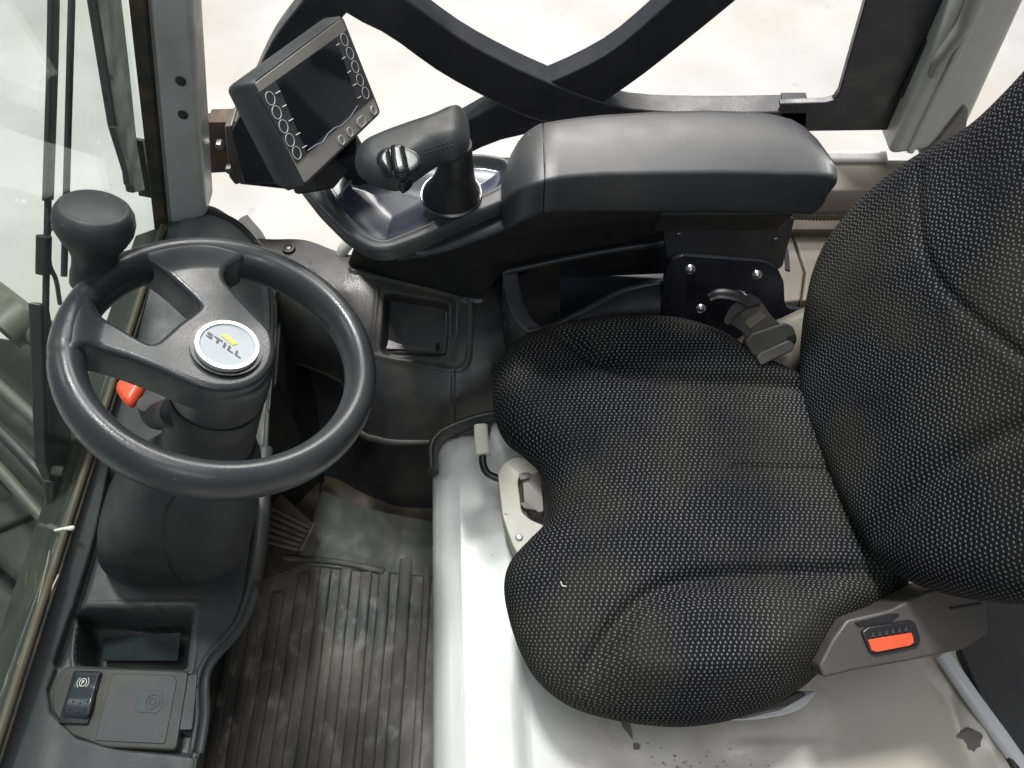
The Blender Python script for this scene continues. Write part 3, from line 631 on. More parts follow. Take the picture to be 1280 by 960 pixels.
# ================================================================== RIGHT SIDE TRIM
st = thing('side_trim', 'dark plastic side panel with a square cup tray right of the footwell', 'panel', at(500, 560, 0))
rows = []
ys = {322: (298, 318, 345, 380, 410, 438), 340: (299, 322, 350, 385, 415, 444), 380: (300, 330, 360, 395, 430, 456), 415: (312, 335, 365, 400, 440, 470), 432: (318, 340, 368, 405, 450, 484), 448: (318, 342, 370, 415, 475, 535), 475: (317, 343, 372, 420, 490, 548), 500: (316, 345, 375, 425, 495, 551), 560: (316, 345, 380, 430, 500, 548), 600: (310, 340, 380, 430, 490, 535), 650: (300, 335, 380, 430, 480, 525), 700: (296, 335, 378, 425, 475, 520)}
zs = (.375, .375, .368, .345, .300, .235)
for x, yy in ys.items():
    r = [at(x, y, z_) for y, z_ in zip(yy, zs)]; e = r[-1]
    rows.append(r + [e + (0, .008, -.012), e + (0, .05, -.12), at(x, float(np.interp(x, [322, 380, 415, 448, 475, 500, 700], [592, 596, 604, 618, 630, 638, 645])), -.02)])
cup = [(482, 366), (560, 379), (557, 443), (476, 440)]
sheet('trim_shell', rows, trim_plastic, st, nu=220, nv=220, solid=.004, feats=[
    ('recess', cup, .027, 2.0), ('line', [(472, 362), (466, 436), (476, 446), (560, 462), (580, 458), (587, 440), (590, 380), (578, 375)], .0022, 2.4), ('line', [(570, 378), (566, 448)], -.0020, 1.5),
    ('line', [(567, 462), (567, 545)], -.003, 1.0), ('recess', [(440, 336), (590, 372), (600, 345), (440, 318)], .006, 3), ('line', [(440, 338), (520, 356), (590, 374), (606, 368), (616, 345)], .004, 2.5)])
tube('edge_lip', [at(452, 541, .234), at(475, 548, .234), at(500, 552, .234), at(540, 552, .234)], .0035, mat('lip_grey', (.13, .125, .11), .45), st, n=8, steps=30)
prism('tray_floor', rounded(np.array([at(486, 374, .334), at(556, 384, .334), at(553, 438, .318), at(481, 436, .318)]), .006), (0, 0, -.003), mat('tray_sheen', (.085, .080, .085), .28, dirt=(.12, .09, .06), damt=.6), st, bevel=.0008)  # lighter than the trim: reflected light in the tray put into the colour
prism('drain_slot', [at(545, 429, .3235), at(549, 429, .3235), at(549, 437, .322), at(545, 437, .322)], (0, 0, -.004), gloss_black, st, bevel=0)
c = HZ(.378).hit(361, 311); lathe('screw', [(.0001, .0012), (.005, .001), (.0068, .003), (.009, .0026), (.0105, -.002)], HZ(.378), c, black_plastic, st, n=24)
lathe('screw_head', [(.0001, .003), (.003, .0028), (.0038, .001)], HZ(.378), c, steel, st, n=16)
sl = tube('seat_arch', [at(541, 590, .335), at(541, 562, .34), at(552, 545, .345), at(575, 533, .35), at(612, 522, .355), at(680, 512, .355)], .022, trim_plastic, st, asp=(.35, 1.1), n=20)
# pocket beside the seat
pk = thing('storage_pocket', 'open black storage pocket with grey lip between seat and armrest stand', 'pocket', at(740, 380, .36))
prism('pocket_floor', [at(*p, .34) for p in [(640, 330), (880, 275), (880, 425), (690, 428), (655, 405)]], (0, 0, -.02), mat('pocket_blue', (.035, .040, .060), .35), pk, bevel=.002)
prism('back_wall', [aty(*p, .80) for p in [(640, 350), (640, 290), (900, 270), (900, 340)]], (0, .01, 0), black_plastic, pk, bevel=.002)
tube('front_lip', [at(660, 414, .44), at(690, 408, .445), at(730, 388, .45), at(775, 364, .455), at(830, 352, .46), at(870, 350, .46)], .0045, arm_plastic, pk, asp=(1, .8), n=12, steps=40)
A1 = cr_open(np.array([at(672, 416, .44), at(692, 408, .444), at(732, 388, .449), at(777, 365, .454), at(832, 354, .459), at(880, 352, .459)]), 20)
secs = [A1 + (0, -.002, 0), A1 + (0, -.035, -.05), A1 + (0, -.06, -.14)]
loft('outer_skin', secs, mat('skin_dark', (.020, .020, .032), .45), pk, closed=False, solid=.003)
C_ = [at(637, 340, .43), at(641, 365, .425), at(650, 392, .425), at(668, 412, .43), at(700, 414, .432)]
tube('grey_frame', C_, [.011, .011, .011, .010, .006], mat('frame_grey', (.085, .085, .10), .4, bump=.4, dirt=(.14, .12, .10), damt=.5), pk, asp=(1, .35), n=16, sq=3, steps=40)
loft('frame_skirt', [np.array(cr_open(np.array(C_), 16)) + (-.011, -.004, -.002), np.array(cr_open(np.array(C_), 16)) + (-.020, -.02, -.12)], trim_plastic, pk, closed=False, solid=.003)
tube('top_rail', [at(632, 340, .435), at(700, 325, .44), at(770, 312, .445), at(835, 303, .45)], .0045, arm_plastic, pk, n=12)

# ================================================================== ENGINE HOOD (white deck under seat)
hd = thing('engine_hood', 'glossy white painted engine hood under the seat with scuffs and chips', 'hood', at(700, 800, 0))
zd = .34
rows = []
for y in (548, 562, 600, 700, 800, 900, 1000, 1150):
    e = at(540 + (8 if y < 560 else 0), y, .30); yy = e[1]
    def pt(x, z_): return np.array([x, yy, z_])
    x0 = e[0]
    dz = -.03 if y == 548 else (-.006 if y == 562 else 0)
    rows.append([pt(x0 + .004, .0), pt(x0 + .001, .2), pt(x0, .29 + dz), pt(x0 + .012, .325 + dz), pt(x0 + .035, .338 + dz), pt(x0 + .08, .34 + dz), pt(x0 + .35, .34 + dz), pt(x0 + .9, .34 + dz)])
def deck(px):
    P = [(655, 960), (650, 860), (665, 790), (800, 640), (1000, 640), (1180, 835), (1215, 900), (1240, 1000), (700, 1040)]
    return -.010 * sstep(8, -8, sdf(px, P))
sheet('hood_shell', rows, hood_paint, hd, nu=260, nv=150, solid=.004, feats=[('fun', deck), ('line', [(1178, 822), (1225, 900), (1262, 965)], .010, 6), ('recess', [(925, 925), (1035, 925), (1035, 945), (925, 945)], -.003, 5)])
def jag(out):
    P = np.array(cr_closed(np.array(out, float), 30)); c = P.mean(0); rs_ = np.random.RandomState(len(out))
    return [c + (p - c) * (1.08 + rs_.uniform(-.12, .12)) for p in P]
HS0 = [o for o in hd.children if o.name.startswith('hood_shell')][0]
tube('weld_ridge', [at(1178, 818, .352), at(1215, 872, .350), at(1250, 920, .348), at(1290, 975, .346)], .010, mat('ridge_paint', (.46, .47, .49), .35, dirt=(.35, .34, .3), damt=.4), hd, asp=(1, .7), n=16)
prism('dark_side_panel', [at(*p, .352) for p in [(1225, 700), (1330, 690), (1330, 1000), (1285, 1000), (1200, 812)]], (0, 0, -.05), black_plastic, hd, bevel=.004)
pebble('raised_cup', [(612, 545), (625, 520), (660, 515), (690, 540), (700, 575), (670, 590), (630, 585)], HZ(.338), white_paint, hd, top=.014, edge=.014, bot=.01, nang=60, rings=12)
for out, z_ in (([(780, 899), (786, 901), (789, 912), (790, 922), (783, 914), (777, 905)], .3325), ([(793, 929), (800, 931), (798, 937), (792, 935)], .3325),
                ([(1200, 915), (1212, 911), (1226, 918), (1224, 932), (1213, 937), (1206, 925), (1198, 922)], .3335)):
    prism('paint_chip', onsurf(HS0, [tuple(p) for p in jag(out)], .0010), (0, 0, -.0008), chip_m, hd, bevel=0, smooth=False)
V = []; F = []
for i in range(150):
    x, y = np.random.normal(868, 42), 985 - abs(np.random.normal(0, 26)); s = random.uniform(.4, 2.4); k0 = len(V); n_ = 6
    for t in range(n_): rr = s * random.uniform(.5, 1.1); V.append(at(x + rr * math.cos(t * 1.047), y + .6 * rr * math.sin(t * 1.047), .3310))
    F.append([k0 + t for t in range(n_)])
c0 = mk('grime_specks', V, F, mat('speck_brown', (.22, .20, .16), .7), hd, smooth=False); tag(c0, kind='stuff')

# ================================================================== SEAT
seat = thing('operator_seat', 'black operator seat in dotted fabric with side bolsters on the white hood', 'seat', at(870, 640, .34))
CU = HZ(.445)
cush = [(616, 485), (621, 458), (642, 433), (682, 416), (740, 405), (800, 403), (850, 408), (900, 425), (945, 452), (985, 470), (1020, 490), (1050, 540), (1085, 620), (1125, 700), (1128, 750),
        (1085, 775), (1055, 800), (1022, 842), (990, 868), (940, 892), (885, 905), (830, 907), (765, 898), (712, 881), (673, 851), (651, 815), (636, 772), (630, 733), (638, 703), (662, 676), (680, 656), (684, 625), (676, 588), (655, 565), (630, 545), (618, 518)]
g1 = [(672, 422), (702, 442), (742, 474), (795, 494), (870, 502), (950, 504), (1030, 506)]
g2 = [(722, 868), (740, 830), (768, 790), (805, 758), (860, 742), (940, 736), (1030, 732), (1110, 732)]
g3 = [(905, 607), (980, 610), (1070, 608)]
def bolster(px):
    G1 = np.array(cr_open(g1, 30)); G2 = np.array(cr_open(g2, 30))
    y1 = np.interp(px[:, 0], G1[:, 0], G1[:, 1]); y2 = np.interp(px[:, 0], G2[:, 0], G2[:, 1])
    up = sstep(0, 45, y1 - px[:, 1]) * sstep(680, 760, px[:, 0]); dn = sstep(0, 50, px[:, 1] - y2) * sstep(720, 800, px[:, 0])
    return .018 * up + .018 * dn
pebble('cushion', cush, CU, fabric_m, seat, top=.045, edge=.05, crown=.012, bot=.035, bedge=.012, nang=300, rings=110, center=(870, 640), hfun=bolster,
       bands=[(g1, -.013, 8), (g2, -.011, 11), (g3, -.004, 4)])
bo = at(1052, 600, .475); lean = math.radians(22)
BK = Plane(bo, (-math.cos(lean), 0, math.sin(lean)), (math.sin(lean), 0, math.cos(lean)))   # e1 up the back, e2 across
back_px = [(1013, 505), (1012, 450), (1018, 392), (1030, 340), (1054, 292), (1098, 242), (1152, 200), (1197, 175), (1235, 152), (1283, 106)]
O = [BK.hit(*p) for p in back_px]; yl = O[-1][1]
low_px = [(1325, 756), (1280, 756), (1230, 752), (1180, 742), (1140, 727), (1108, 706), (1086, 672), (1064, 632), (1042, 585), (1022, 540)]
Ob = [BK.hit(*p) for p in low_px]; yb = Ob[0][1]
sg_ = np.sign(yl - yb)
O += [(.43, yl + sg_ * .012), (.50, yl - sg_ * .01), (.54, yl - sg_ * .07), (.55, (yl + yb) / 2), (.54, yb + sg_ * .05), (.50, yb + sg_ * .0), (.40, yb - sg_ * .02), (.27, yb - sg_ * .02)] + Ob
def wing(px):
    L1 = np.array(cr_open([(1120, 420), (1180, 330), (1196, 280), (1210, 200), (1300, 100)], 30))
    return 0 * px[:, 0]
pebble('backrest', O, BK, fabric_m, seat, is_px=False, top=.036, edge=.045, crown=.015, bot=.05, bedge=.03, nang=300, rings=110,
       bands=[([(1183, 225), (1186, 270), (1195, 320), (1222, 370), (1275, 420), (1340, 470)], -.004, 8), ([(1110, 695), (1140, 665), (1185, 622), (1240, 580), (1330, 545)], -.006, 14)])
# seat base below the cushion
prism('seat_pan', [at(*p, .40) for p in [(690, 480), (1000, 470), (1090, 560), (1120, 740), (1000, 850), (880, 875), (760, 860), (700, 800), (720, 640), (690, 560)]], (0, 0, -.03), black_plastic, seat, bevel=.004)
prism('slide_rail', [at(*p, .37) for p in [(720, 520), (1080, 520), (1080, 545), (720, 545)]], (0, 0, -.035), steel, seat, bevel=.002)
prism('slide_rail', [at(*p, .37) for p in [(740, 800), (1080, 800), (1080, 825), (740, 825)]], (0, 0, -.035), steel, seat, bevel=.002)
tube('under_rail', [at(870, 896, .388), at(930, 893, .388), (at(975, 884, .388)), at(1000, 874, .388), at(1017, 866, .388)], [.003, .006, .0085, .0085, .002], mat('rail_silver', (.45, .46, .48), .35, metal=.3), seat, asp=(1, .8), n=14, round_end=True)
prism('valance', [at(*p, .425) for p in [(900, 895), (960, 880), (1000, 862), (1010, 868), (985, 882), (940, 893)]], (0, 0, -.03), black_plastic, seat, bevel=.003)
# lever frame in cream plastic
LV = HZ(.405)
prism('lever_frame', rpx(LV, [(622, 590), (630, 578), (645, 570), (662, 574), (676, 586), (668, 592), (652, 590), (647, 600), (652, 640), (664, 650), (690, 660), (690, 690), (656, 708), (640, 680), (628, 645)], 6), (0, 0, -.035), cream, seat, bevel=.006, seg=3)
prism('lever_insert', rpx(LV, [(652, 592), (676, 588), (680, 640), (664, 640), (655, 628)], 4, -.006), (0, 0, -.02), mat('insert_grey', (.26, .24, .21), .45), seat, bevel=.003)
for p in ([(648, 592), (662, 590), (662, 597), (650, 600)], [(649, 628), (658, 627), (672, 638), (655, 635)]):
    prism('lever_tab', [LV.P(*x, .001) for x in p], (0, 0, -.01), mat('tab_grey', (.16, .15, .14), .45), seat, bevel=.001)
c = LV.hit(649, 672); lathe('frame_rivet', [(.0001, .004), (.003, .0035), (.0045, .002), (.005, 0)], LV, c, chrome, seat, n=20)
hl = tube('lever_grip', [at(601, 533, .415), at(602, 550, .415), at(604, 569, .412)], [.009, .0095, .010], cream, seat, asp=(1, .8), n=20, sq=3.5, round_end=False, angle=60)
tube('lever_rod', [at(603, 566, .41), at(604, 580, .405), at(610, 592, .40), at(628, 600, .395)], .0048, gloss_black, hl, n=14)
# buckle housing
BH = Plane(at(1130, 800, .50), (.02, -.38, 1), (1, 0, 0))
bh = prism('belt_buckle_housing', rpx(BH, [(1024, 832), (1040, 800), (1058, 775), (1110, 763), (1160, 738), (1185, 733), (1232, 752), (1236, 792), (1205, 812), (1140, 826), (1070, 838), (1030, 848)], 5, .006), -BH.n * .07,
           mat('buckle_plastic', (.050, .046, .044), .5, bump=.5, dirt=(.085, .07, .055), damt=.5), seat, bevel=.010, seg=4)
bk = prism('buckle', rpx(BH, [(1077, 790), (1085, 784), (1138, 775), (1145, 778), (1152, 800), (1148, 808), (1095, 819), (1088, 816)], 4, .010), -BH.n * .02, gloss_black, bh, bevel=.002)
prism('release_button', rpx(BH, [(1086, 800), (1140, 791), (1143, 803), (1138, 807), (1096, 815), (1090, 813)], 2, .0125), -BH.n * .012, red, bk, bevel=.0012)
for i in range(6):
    x = 1090 + i * 8.2; y = 794 - i * 1.5
    prism('grip_tooth', [BH.P(x, y + 3, .0125), BH.P(x + 4.5, y + 2, .0125), BH.P(x + 1.5, y - 4, .0125)], -BH.n * .006, arm_plastic, bk, bevel=.0004)
prism('buckle_slot', rpx(BH, [(1068, 778), (1110, 768), (1126, 767), (1115, 776), (1075, 783)], 3, .0085), -BH.n * .004, gloss_black, bh, bevel=.0008)
prism('housing_slit', [BH.P(*p, .0085) for p in [(1188, 760), (1232, 753), (1232, 755), (1190, 762)]], -BH.n * .004, gloss_black, bh, bevel=0)

# ================================================================== SEAT BELT
bt = thing('seat_belt', 'crumpled dusty seat belt webbing with metal tongue at the rear bracket', 'seat belt', at(960, 420, .45))
BP = Plane(at(950, 400, .52), (.15, -.45, 1), (1, 0, 0))
prism('webbing', rpx(BP, [(906, 400), (918, 380), (936, 368), (952, 376), (964, 394), (986, 414), (990, 428), (952, 448), (938, 432), (928, 414)], 5), -BP.n * .004, web_m, bt, bevel=.0016, seg=3)
prism('webbing_fold', rpx(BP, [(904, 402), (914, 382), (936, 366), (950, 373), (953, 380), (934, 384), (918, 396), (912, 408)], 5, .005), -BP.n * .005, mat('web_dark', (.014, .014, .014), .5), bt, bevel=.002, seg=3)
prism('webbing_wear', rpx(BP, [(930, 402), (950, 388), (958, 396), (938, 411)], 2, .0008), -BP.n * .001, mat('web_worn', (.085, .08, .06), .7, bump=.8, bscale=1400), bt, bevel=0)
tube('webbing_loop', [BP.P(886, 372, -.004), BP.P(900, 367, 0), BP.P(920, 370, .004), BP.P(936, 378, .006)], [.006, .008, .008, .006], gloss_black, bt, asp=(1, .3), n=12)
tube('buckle_pin', [at(905, 372, .495), at(925, 366, .505), at(938, 378, .51)], .004, gloss_black, bt, n=10)
prism('belt_guide', rpx(BP, [(931, 425), (940, 416), (982, 402), (993, 408), (998, 424), (955, 448), (942, 444)], 4, .006), -BP.n * .014, mat('guide_grey', (.034, .034, .032), .5, dirt=(.07, .068, .055), damt=.6), bt, bevel=.004, seg=3)
prism('belt_tongue', rpx(BP, [(946, 446), (950, 441), (988, 424), (994, 430), (992, 438), (952, 457)], 3, .009), -BP.n * .010, mat('tongue_grey', (.065, .065, .055), .5, dirt=(.10, .095, .075), damt=.6), bt, bevel=.003)
prism('tongue_latch', rpx(BP, [(984, 420), (995, 418), (996, 427), (986, 427)], 2, .0085), (0, 0, -.01), gloss_black, bt, bevel=.001)
pebble('reel_cover', [(905, 440), (930, 420), (975, 400), (1005, 388), (1020, 400), (1020, 450), (1000, 468), (960, 470), (920, 458)], HZ(.46), mat('reel_beige', (.12, .11, .085), .5, dirt=(.10, .085, .06), damt=.7), bt, top=.02, edge=.02, bot=.04, nang=70, rings=14)

# ================================================================== ARMREST
ar = thing('armrest', 'large grey plastic armrest with a front cap and control shelf', 'armrest', at(860, 300, .45))
AY = Plane((0, .60, .72), (0, -.94, .34), (1, 0, 0))
# pad as a loft of cross-sections along X
def vround(P, rad, k=5):
    P = np.asarray(P, float); n = len(P); out = []
    for i in range(n):
        a, b, c = P[i - 1], P[i], P[(i + 1) % n]; la, lc = np.linalg.norm(a - b), np.linalg.norm(c - b); rr = min(rad[i], .48 * la, .48 * lc)
        p, q = b + (a - b) / la * rr, b + (c - b) / lc * rr
        for t in np.linspace(0, 1, k): out.append((1 - t) ** 2 * p + 2 * t * (1 - t) * b + t * t * q)
    return np.array(out)
def armsec(pxx, ptop, pedge, plow, zt, zl):
    e = at(pxx, pedge, zt); t = at(pxx, ptop, zt - .004); x = e[0]; l = at(pxx, plow, zl); l2 = at(pxx, plow + 16, zl - .018)
    yb_ = max(t[1], e[1] + .03); ymid = (e[1] + yb_) / 2; yl = max(l[1], e[1] - .012)
    P = [(x, l2[1] + .02, zl - .030), (x, l2[1], zl - .018), (x, yl, zl), (x, e[1], zt), (x, ymid, zt + .007), (x, yb_ - .004, zt + .002), (x, yb_ + .002, zl), (x, yb_ - .01, zl - .014)]
    return vround(P, [.004, .006, .006, .0045, .03, .012, .01, .01])
secs = [armsec(x, a, b, c_, .74, zl) for x, a, b, c_, zl in ((683, 152, 226, 252, .712), (700, 149, 222, 250, .711), (730, 145, 219, 250, .709), (760, 142, 217, 250, .707), (830, 138, 216, 250, .705), (900, 136, 215, 250, .704), (960, 138, 216, 250, .704), (985, 141, 217, 250, .705), (1008, 147, 217, 252, .702), (1022, 156, 218, 253, .701), (1034, 172, 219, 254, .700), (1042, 192, 222, 252, .702), (1047, 208, 226, 248, .706))]
def endcap(s, k, dx, dz=0): c = s.mean(0); return c + (s - c) * k + (dx, 0, dz)
secs = [endcap(secs[0], .985, -.0012)] + secs + [endcap(secs[-1], .75, .003), endcap(secs[-1], .3, .0042)]
loft('arm_pad', secs, arm_plastic, ar, angle=60)
cap = [armsec(x, a, b, c_, zt, zl) for x, a, b, c_, zt, zl in ((680, 152, 227, 252, .739, .712), (672, 155, 229, 255, .738, .709), (658, 164, 234, 260, .733, .704), (648, 175, 238, 264, .727, .698), (639, 190, 243, 268, .718, .690), (631, 212, 250, 272, .706, .68))]
loft('front_cap', cap + [endcap(cap[-1], .7, -.004)], arm_plastic, ar, angle=60)
loft('seam_gap', [endcap(cap[0], .985, .0008), endcap(cap[0], .985, .0028)], gloss_black, ar)
# shelf frame: rim from the display down round the nose and back up to the cap
SP = HZ(.690)
so = [SP.hit(*p) for p in rounded([(368, 222), (396, 258), (430, 292), (463, 312), (487, 312), (530, 297), (585, 271), (640, 248), (690, 240), (690, 196), (640, 196), (600, 190), (560, 192), (500, 170), (440, 180), (395, 200)], 10, 5)]
si = np.array([SP.hit(*p) for p in rounded([(402, 226), (420, 255), (443, 281), (468, 296), (482, 299), (528, 281), (575, 254), (628, 229), (634, 203), (600, 197), (560, 200), (500, 185), (440, 190), (410, 205)], 12, 5)])
def shelf_h(Q):
    d = sdf(Q, si); return -.010 * sstep(.003, -.006, d) - .012 * sstep(-.004, -.05, d) + .0015 * np.exp(-((d - .004) / .003) ** 2)
relief('shelf_rim', so, SP, shelf_h, arm_plastic, ar, edge=.006, depth=.011, cell=.0013, split=lambda Q: (sdf(Q, si) < -.0035).astype(int), names=['shelf_rim', 'shelf_panel'], mats=[arm_plastic, bluegloss])
tube('panel_edge', [at(420, 249, .688), at(434, 232, .688), at(447, 217, .690)], .0012, mat('edge_pale', (.2, .2, .22), .3), ar, n=6)
tube('cable_guide', [at(424, 325, .36), at(432, 308, .385), at(447, 294, .40)], [.008, .010, .010], cream, ar, round_end=True)
prism('handle_gap_plate', [at(*p, .668) for p in [(555, 288), (603, 263), (604, 272), (597, 278), (570, 287)]], (0, 0, -.004), mat('gap_pale', (.35, .35, .36), .5), ar, bevel=.001)  # added pale plate standing in for the bright view through the handle opening
tube('lower_handle', [at(508, 312, .662), at(530, 311, .658), at(560, 303, .655), at(605, 286, .655), at(640, 269, .66), at(665, 254, .668), at(690, 240, .68)], [.006, .009, .011, .012, .014, .017, .018], arm_plastic, ar, asp=(1, .55), n=18)
tube('handle_root', [at(500, 312, .668), at(520, 312, .655), at(535, 314, .648)], [.012, .009, .006], arm_plastic, ar, n=16)
# dark support under the armrest
low = [at(432, 332, .37), at(500, 352, .37), at(590, 374, .37), at(612, 366, .38), at(622, 344, .42), at(700, 325, .43), at(835, 300, .44), at(835, 285, .45), at(600, 300, .40), at(470, 290, .40)]
hi = [np.array([p[0], .66, .66]) for p in [at(470, 290, .66), at(530, 290, .66), at(600, 290, .66), at(625, 290, .66), at(650, 290, .66), at(720, 280, .66), at(850, 280, .66)]] + [np.array([p[0], .72, .66]) for p in [at(850, 280, .66), at(650, 280, .66), at(500, 280, .66)]]
loft('stand_body', [np.array(low), np.array(low) * .65 + np.array(hi) * .35 + (0, .02, 0), np.array(hi)], black_plastic, ar, bevel=.006, seg=3)
prism('lower_box', [at(*p, .655) for p in [(822, 268), (996, 268), (985, 252), (830, 252)]], (0, .02, -.05), black_plastic, ar, bevel=.006, seg=3)
BR = Plane(at(900, 330, .50), (0, -.93, .36), (1, 0, 0))
prism('hanger_plate', rpx(BR, [(826, 272), (994, 272), (978, 335), (962, 340), (836, 335)], 6, -.004), -BR.n * .02, black_plastic, ar, bevel=.004, seg=3)
prism('pivot_bracket', rpx(BR, [(828, 425), (830, 345), (838, 326), (852, 319), (955, 327), (972, 335), (980, 352), (981, 378), (986, 386), (1015, 388), (1015, 420), (985, 420), (930, 440)], 5, .006), -BR.n * .008, mat('bracket_black', (.014, .014, .022), .30, rvar=.1), ar, bevel=.0016, seg=3)
for q_ in ((863, 337), (946, 344), (876, 386)):
    c = BR.hit(*q_, .006); lathe('rivet', [(.0001, .0115), (.003, .0110), (.0058, .0090), (.0075, .0060)], BR, c, steel, ar, n=24)
for q_ in ((755, 254), (848, 293), (952, 258), (969, 299), (844, 258)):
    c = BR.hit(*q_, -.003); lathe('housing_screw', [(.0001, .0022), (.003, .002), (.004, 0)], BR, c, black_plastic, ar, n=12)

# ================================================================== JOYSTICK
js = thing('joystick', 'black joystick with angled grip, thumb rocker and rubber boot on the control shelf', 'joystick', at(565, 255, .70))
JP = HZ(.80)
grip = [(444, 205), (452, 188), (475, 176), (510, 163), (540, 153), (556, 145), (572, 141), (583, 146), (587, 162), (586, 184), (574, 196), (555, 200), (535, 212), (515, 226), (495, 235), (470, 230), (450, 219)]
pebble('grip', grip, JP, knob_plastic, js, top=.018, edge=.018, crown=.003, bot=.012, bedge=.016, nang=140, rings=36)
B0 = at(566, 253, .695)
secs = []
for z_, rx, c_ in ((.694, .0275, at(564, 241, .694)), (.698, .0315, at(564, 241, .698)), (.704, .0305, at(564, 239, .704)), (.715, .0270, at(565, 235, .715)), (.735, .0220, at(567, 225, .735)), (.755, .0188, at(569, 214, .755)), (.775, .0168, at(570, 206, .775)), (.80, .015, at(570, 180, .80))):
    a = np.linspace(0, 2 * np.pi, 40, endpoint=False); secs.append(np.stack([c_[0] + rx * np.cos(a), c_[1] + rx * np.sin(a), np.full(40, z_)], 1))
loft('rubber_boot', secs, black_plastic, js, angle=60)
HS = HZ(.694); c = HS.hit(564, 242)
lathe('boot_ring', [(.029, .0), (.0320, .0015), (.0330, .0015), (.0336, -.002)], HS, c, steel, js, n=48)
JT = Plane(JP.P(495, 205, .0235), (.06, -.28, 1), (1, .25, 0))
pebble('thumb_seat', [(471, 203), (474, 190), (488, 184), (505, 184), (522, 191), (528, 203), (518, 214), (498, 220), (482, 219)], JT, gloss_black, js, top=.002, edge=.003, bot=.004, nang=60, rings=8)
pebble('thumb_rocker', [(472, 203), (476, 192), (486, 187), (488, 190), (492, 218), (487, 220), (478, 214)], JT, gloss_black, js, top=.006, edge=.005, bot=.004, nang=50, rings=10)
pebble('thumb_rocker', [(488, 190), (490, 184), (505, 184), (507, 190), (512, 216), (508, 221), (493, 220)], JT, gloss_black, js, top=.0075, edge=.005, bot=.004, nang=50, rings=10)
pebble('finger_trigger', [(496, 231), (500, 226), (513, 221), (516, 226), (508, 234), (501, 236)], HZ(.80), gloss_black, js, top=.006, edge=.006, bot=.01, nang=40, rings=8)
for i in range(14):
    x = 532 + (i % 7) * 5.6; y = 193 - (i % 7) * 1.6 - (i // 7) * 5; 
    c = Plane(JP.P(x, y, .017), (.05, -.35, 1), (1, 0, 0))
    lathe('grip_stud', [(.0001, .0030), (.0005, .0028), (.0007, 0)], c, (0, 0), arm_plastic, js, n=8)

# ================================================================== DISPLAY
az, el = math.radians(-15), math.radians(22)
dn = np.array([math.cos(az) * math.cos(el), math.sin(az) * math.cos(el), math.sin(el)])
DP = Plane(CAM + ray(395, 125) * .74, dn, (0, 1, 0))
dt = thing('display_terminal', 'tilted vehicle display terminal with dark screen, ten round side keys and silver bezel', 'display', DP.P(420, 210))
face = [(317, 102), (428, 20), (476, 141), (381, 232)]
ctr = np.array(DP.hit(397, 122))
def grow(P, k, h): return [DP.pt(*(ctr + (np.array(DP.hit(*p)) - ctr) * k), h) for p in P]
rf = rounded(face, 6)
hull = [(297, 108), (415, 17), (432, 20), (474, 131), (381, 234), (352, 226)]
secs = [np.array(grow(rounded(face, 6, 6), 1.0, .0)), np.array(grow(rounded(face, 6, 6), 1.03, -.004)), np.array(grow(rounded(face, 8, 6), 1.06, -.020)), np.array(grow(rounded(face, 10, 6), .98, -.034)), np.array(grow(rounded(face, 10, 6), .75, -.040))]
loft('housing', secs, mat('housing_grey', (.040, .043, .045), .45, bump=.3, dirt=(.10, .10, .10), damt=.3), dt, angle=40)
prism('face_plate', [DP.P(x, y, .0006) for x, y in rounded([(319, 104), (427, 23), (474, 140), (381, 229)], 3)], -DP.n * .003, bezel, dt, bevel=.0004)
def lerp(a, b, t): return tuple(np.array(a) * (1 - t) + np.array(b) * t)
prism('keypad_field', [DP.P(x, y, .0012) for x, y in [(323, 116), (434, 37), (468, 121), (371, 204)]], -DP.n * .002, keypad_m, dt, bevel=0)
scr = prism('screen', [DP.P(x, y, .0018) for x, y in [(346, 100), (420, 48), (448, 128), (384, 189)]], -DP.n * .002, screen_m, dt, bevel=0)
def k_ring(p, r=.0060): ring('round_key', DP, DP.hit(*p, .0014), r, .0006, .0012, print_m, dt, thick=.0004, n=28)
for p in ((338, 123), (346, 140.5), (354.5, 158), (362.5, 175), (371, 191)): k_ring(p)
for p in ((430.5, 49.5), (437.5, 66.5), (444, 83.5), (450, 100), (457, 116)): k_ring(p)
for a, b in (((344.5, 117), (350, 114)), ((353, 134), (358, 131)), ((361, 151.5), (366.5, 148.5)), ((370, 169), (375, 166)), ((378, 185), (383, 182)),
             ((420, 57), (424.5, 54.5)), ((427, 74), (431.5, 71)), ((434, 91.5), (438.5, 88.5)), ((441, 107.5), (445.5, 104.5)), ((447, 123), (451, 120.5))):
    A, B_ = DP.P(*a, .0016), DP.P(*b, .0016); tube('tick_mark', [A, B_], .0005, print_m, dt, n=6, steps=2)
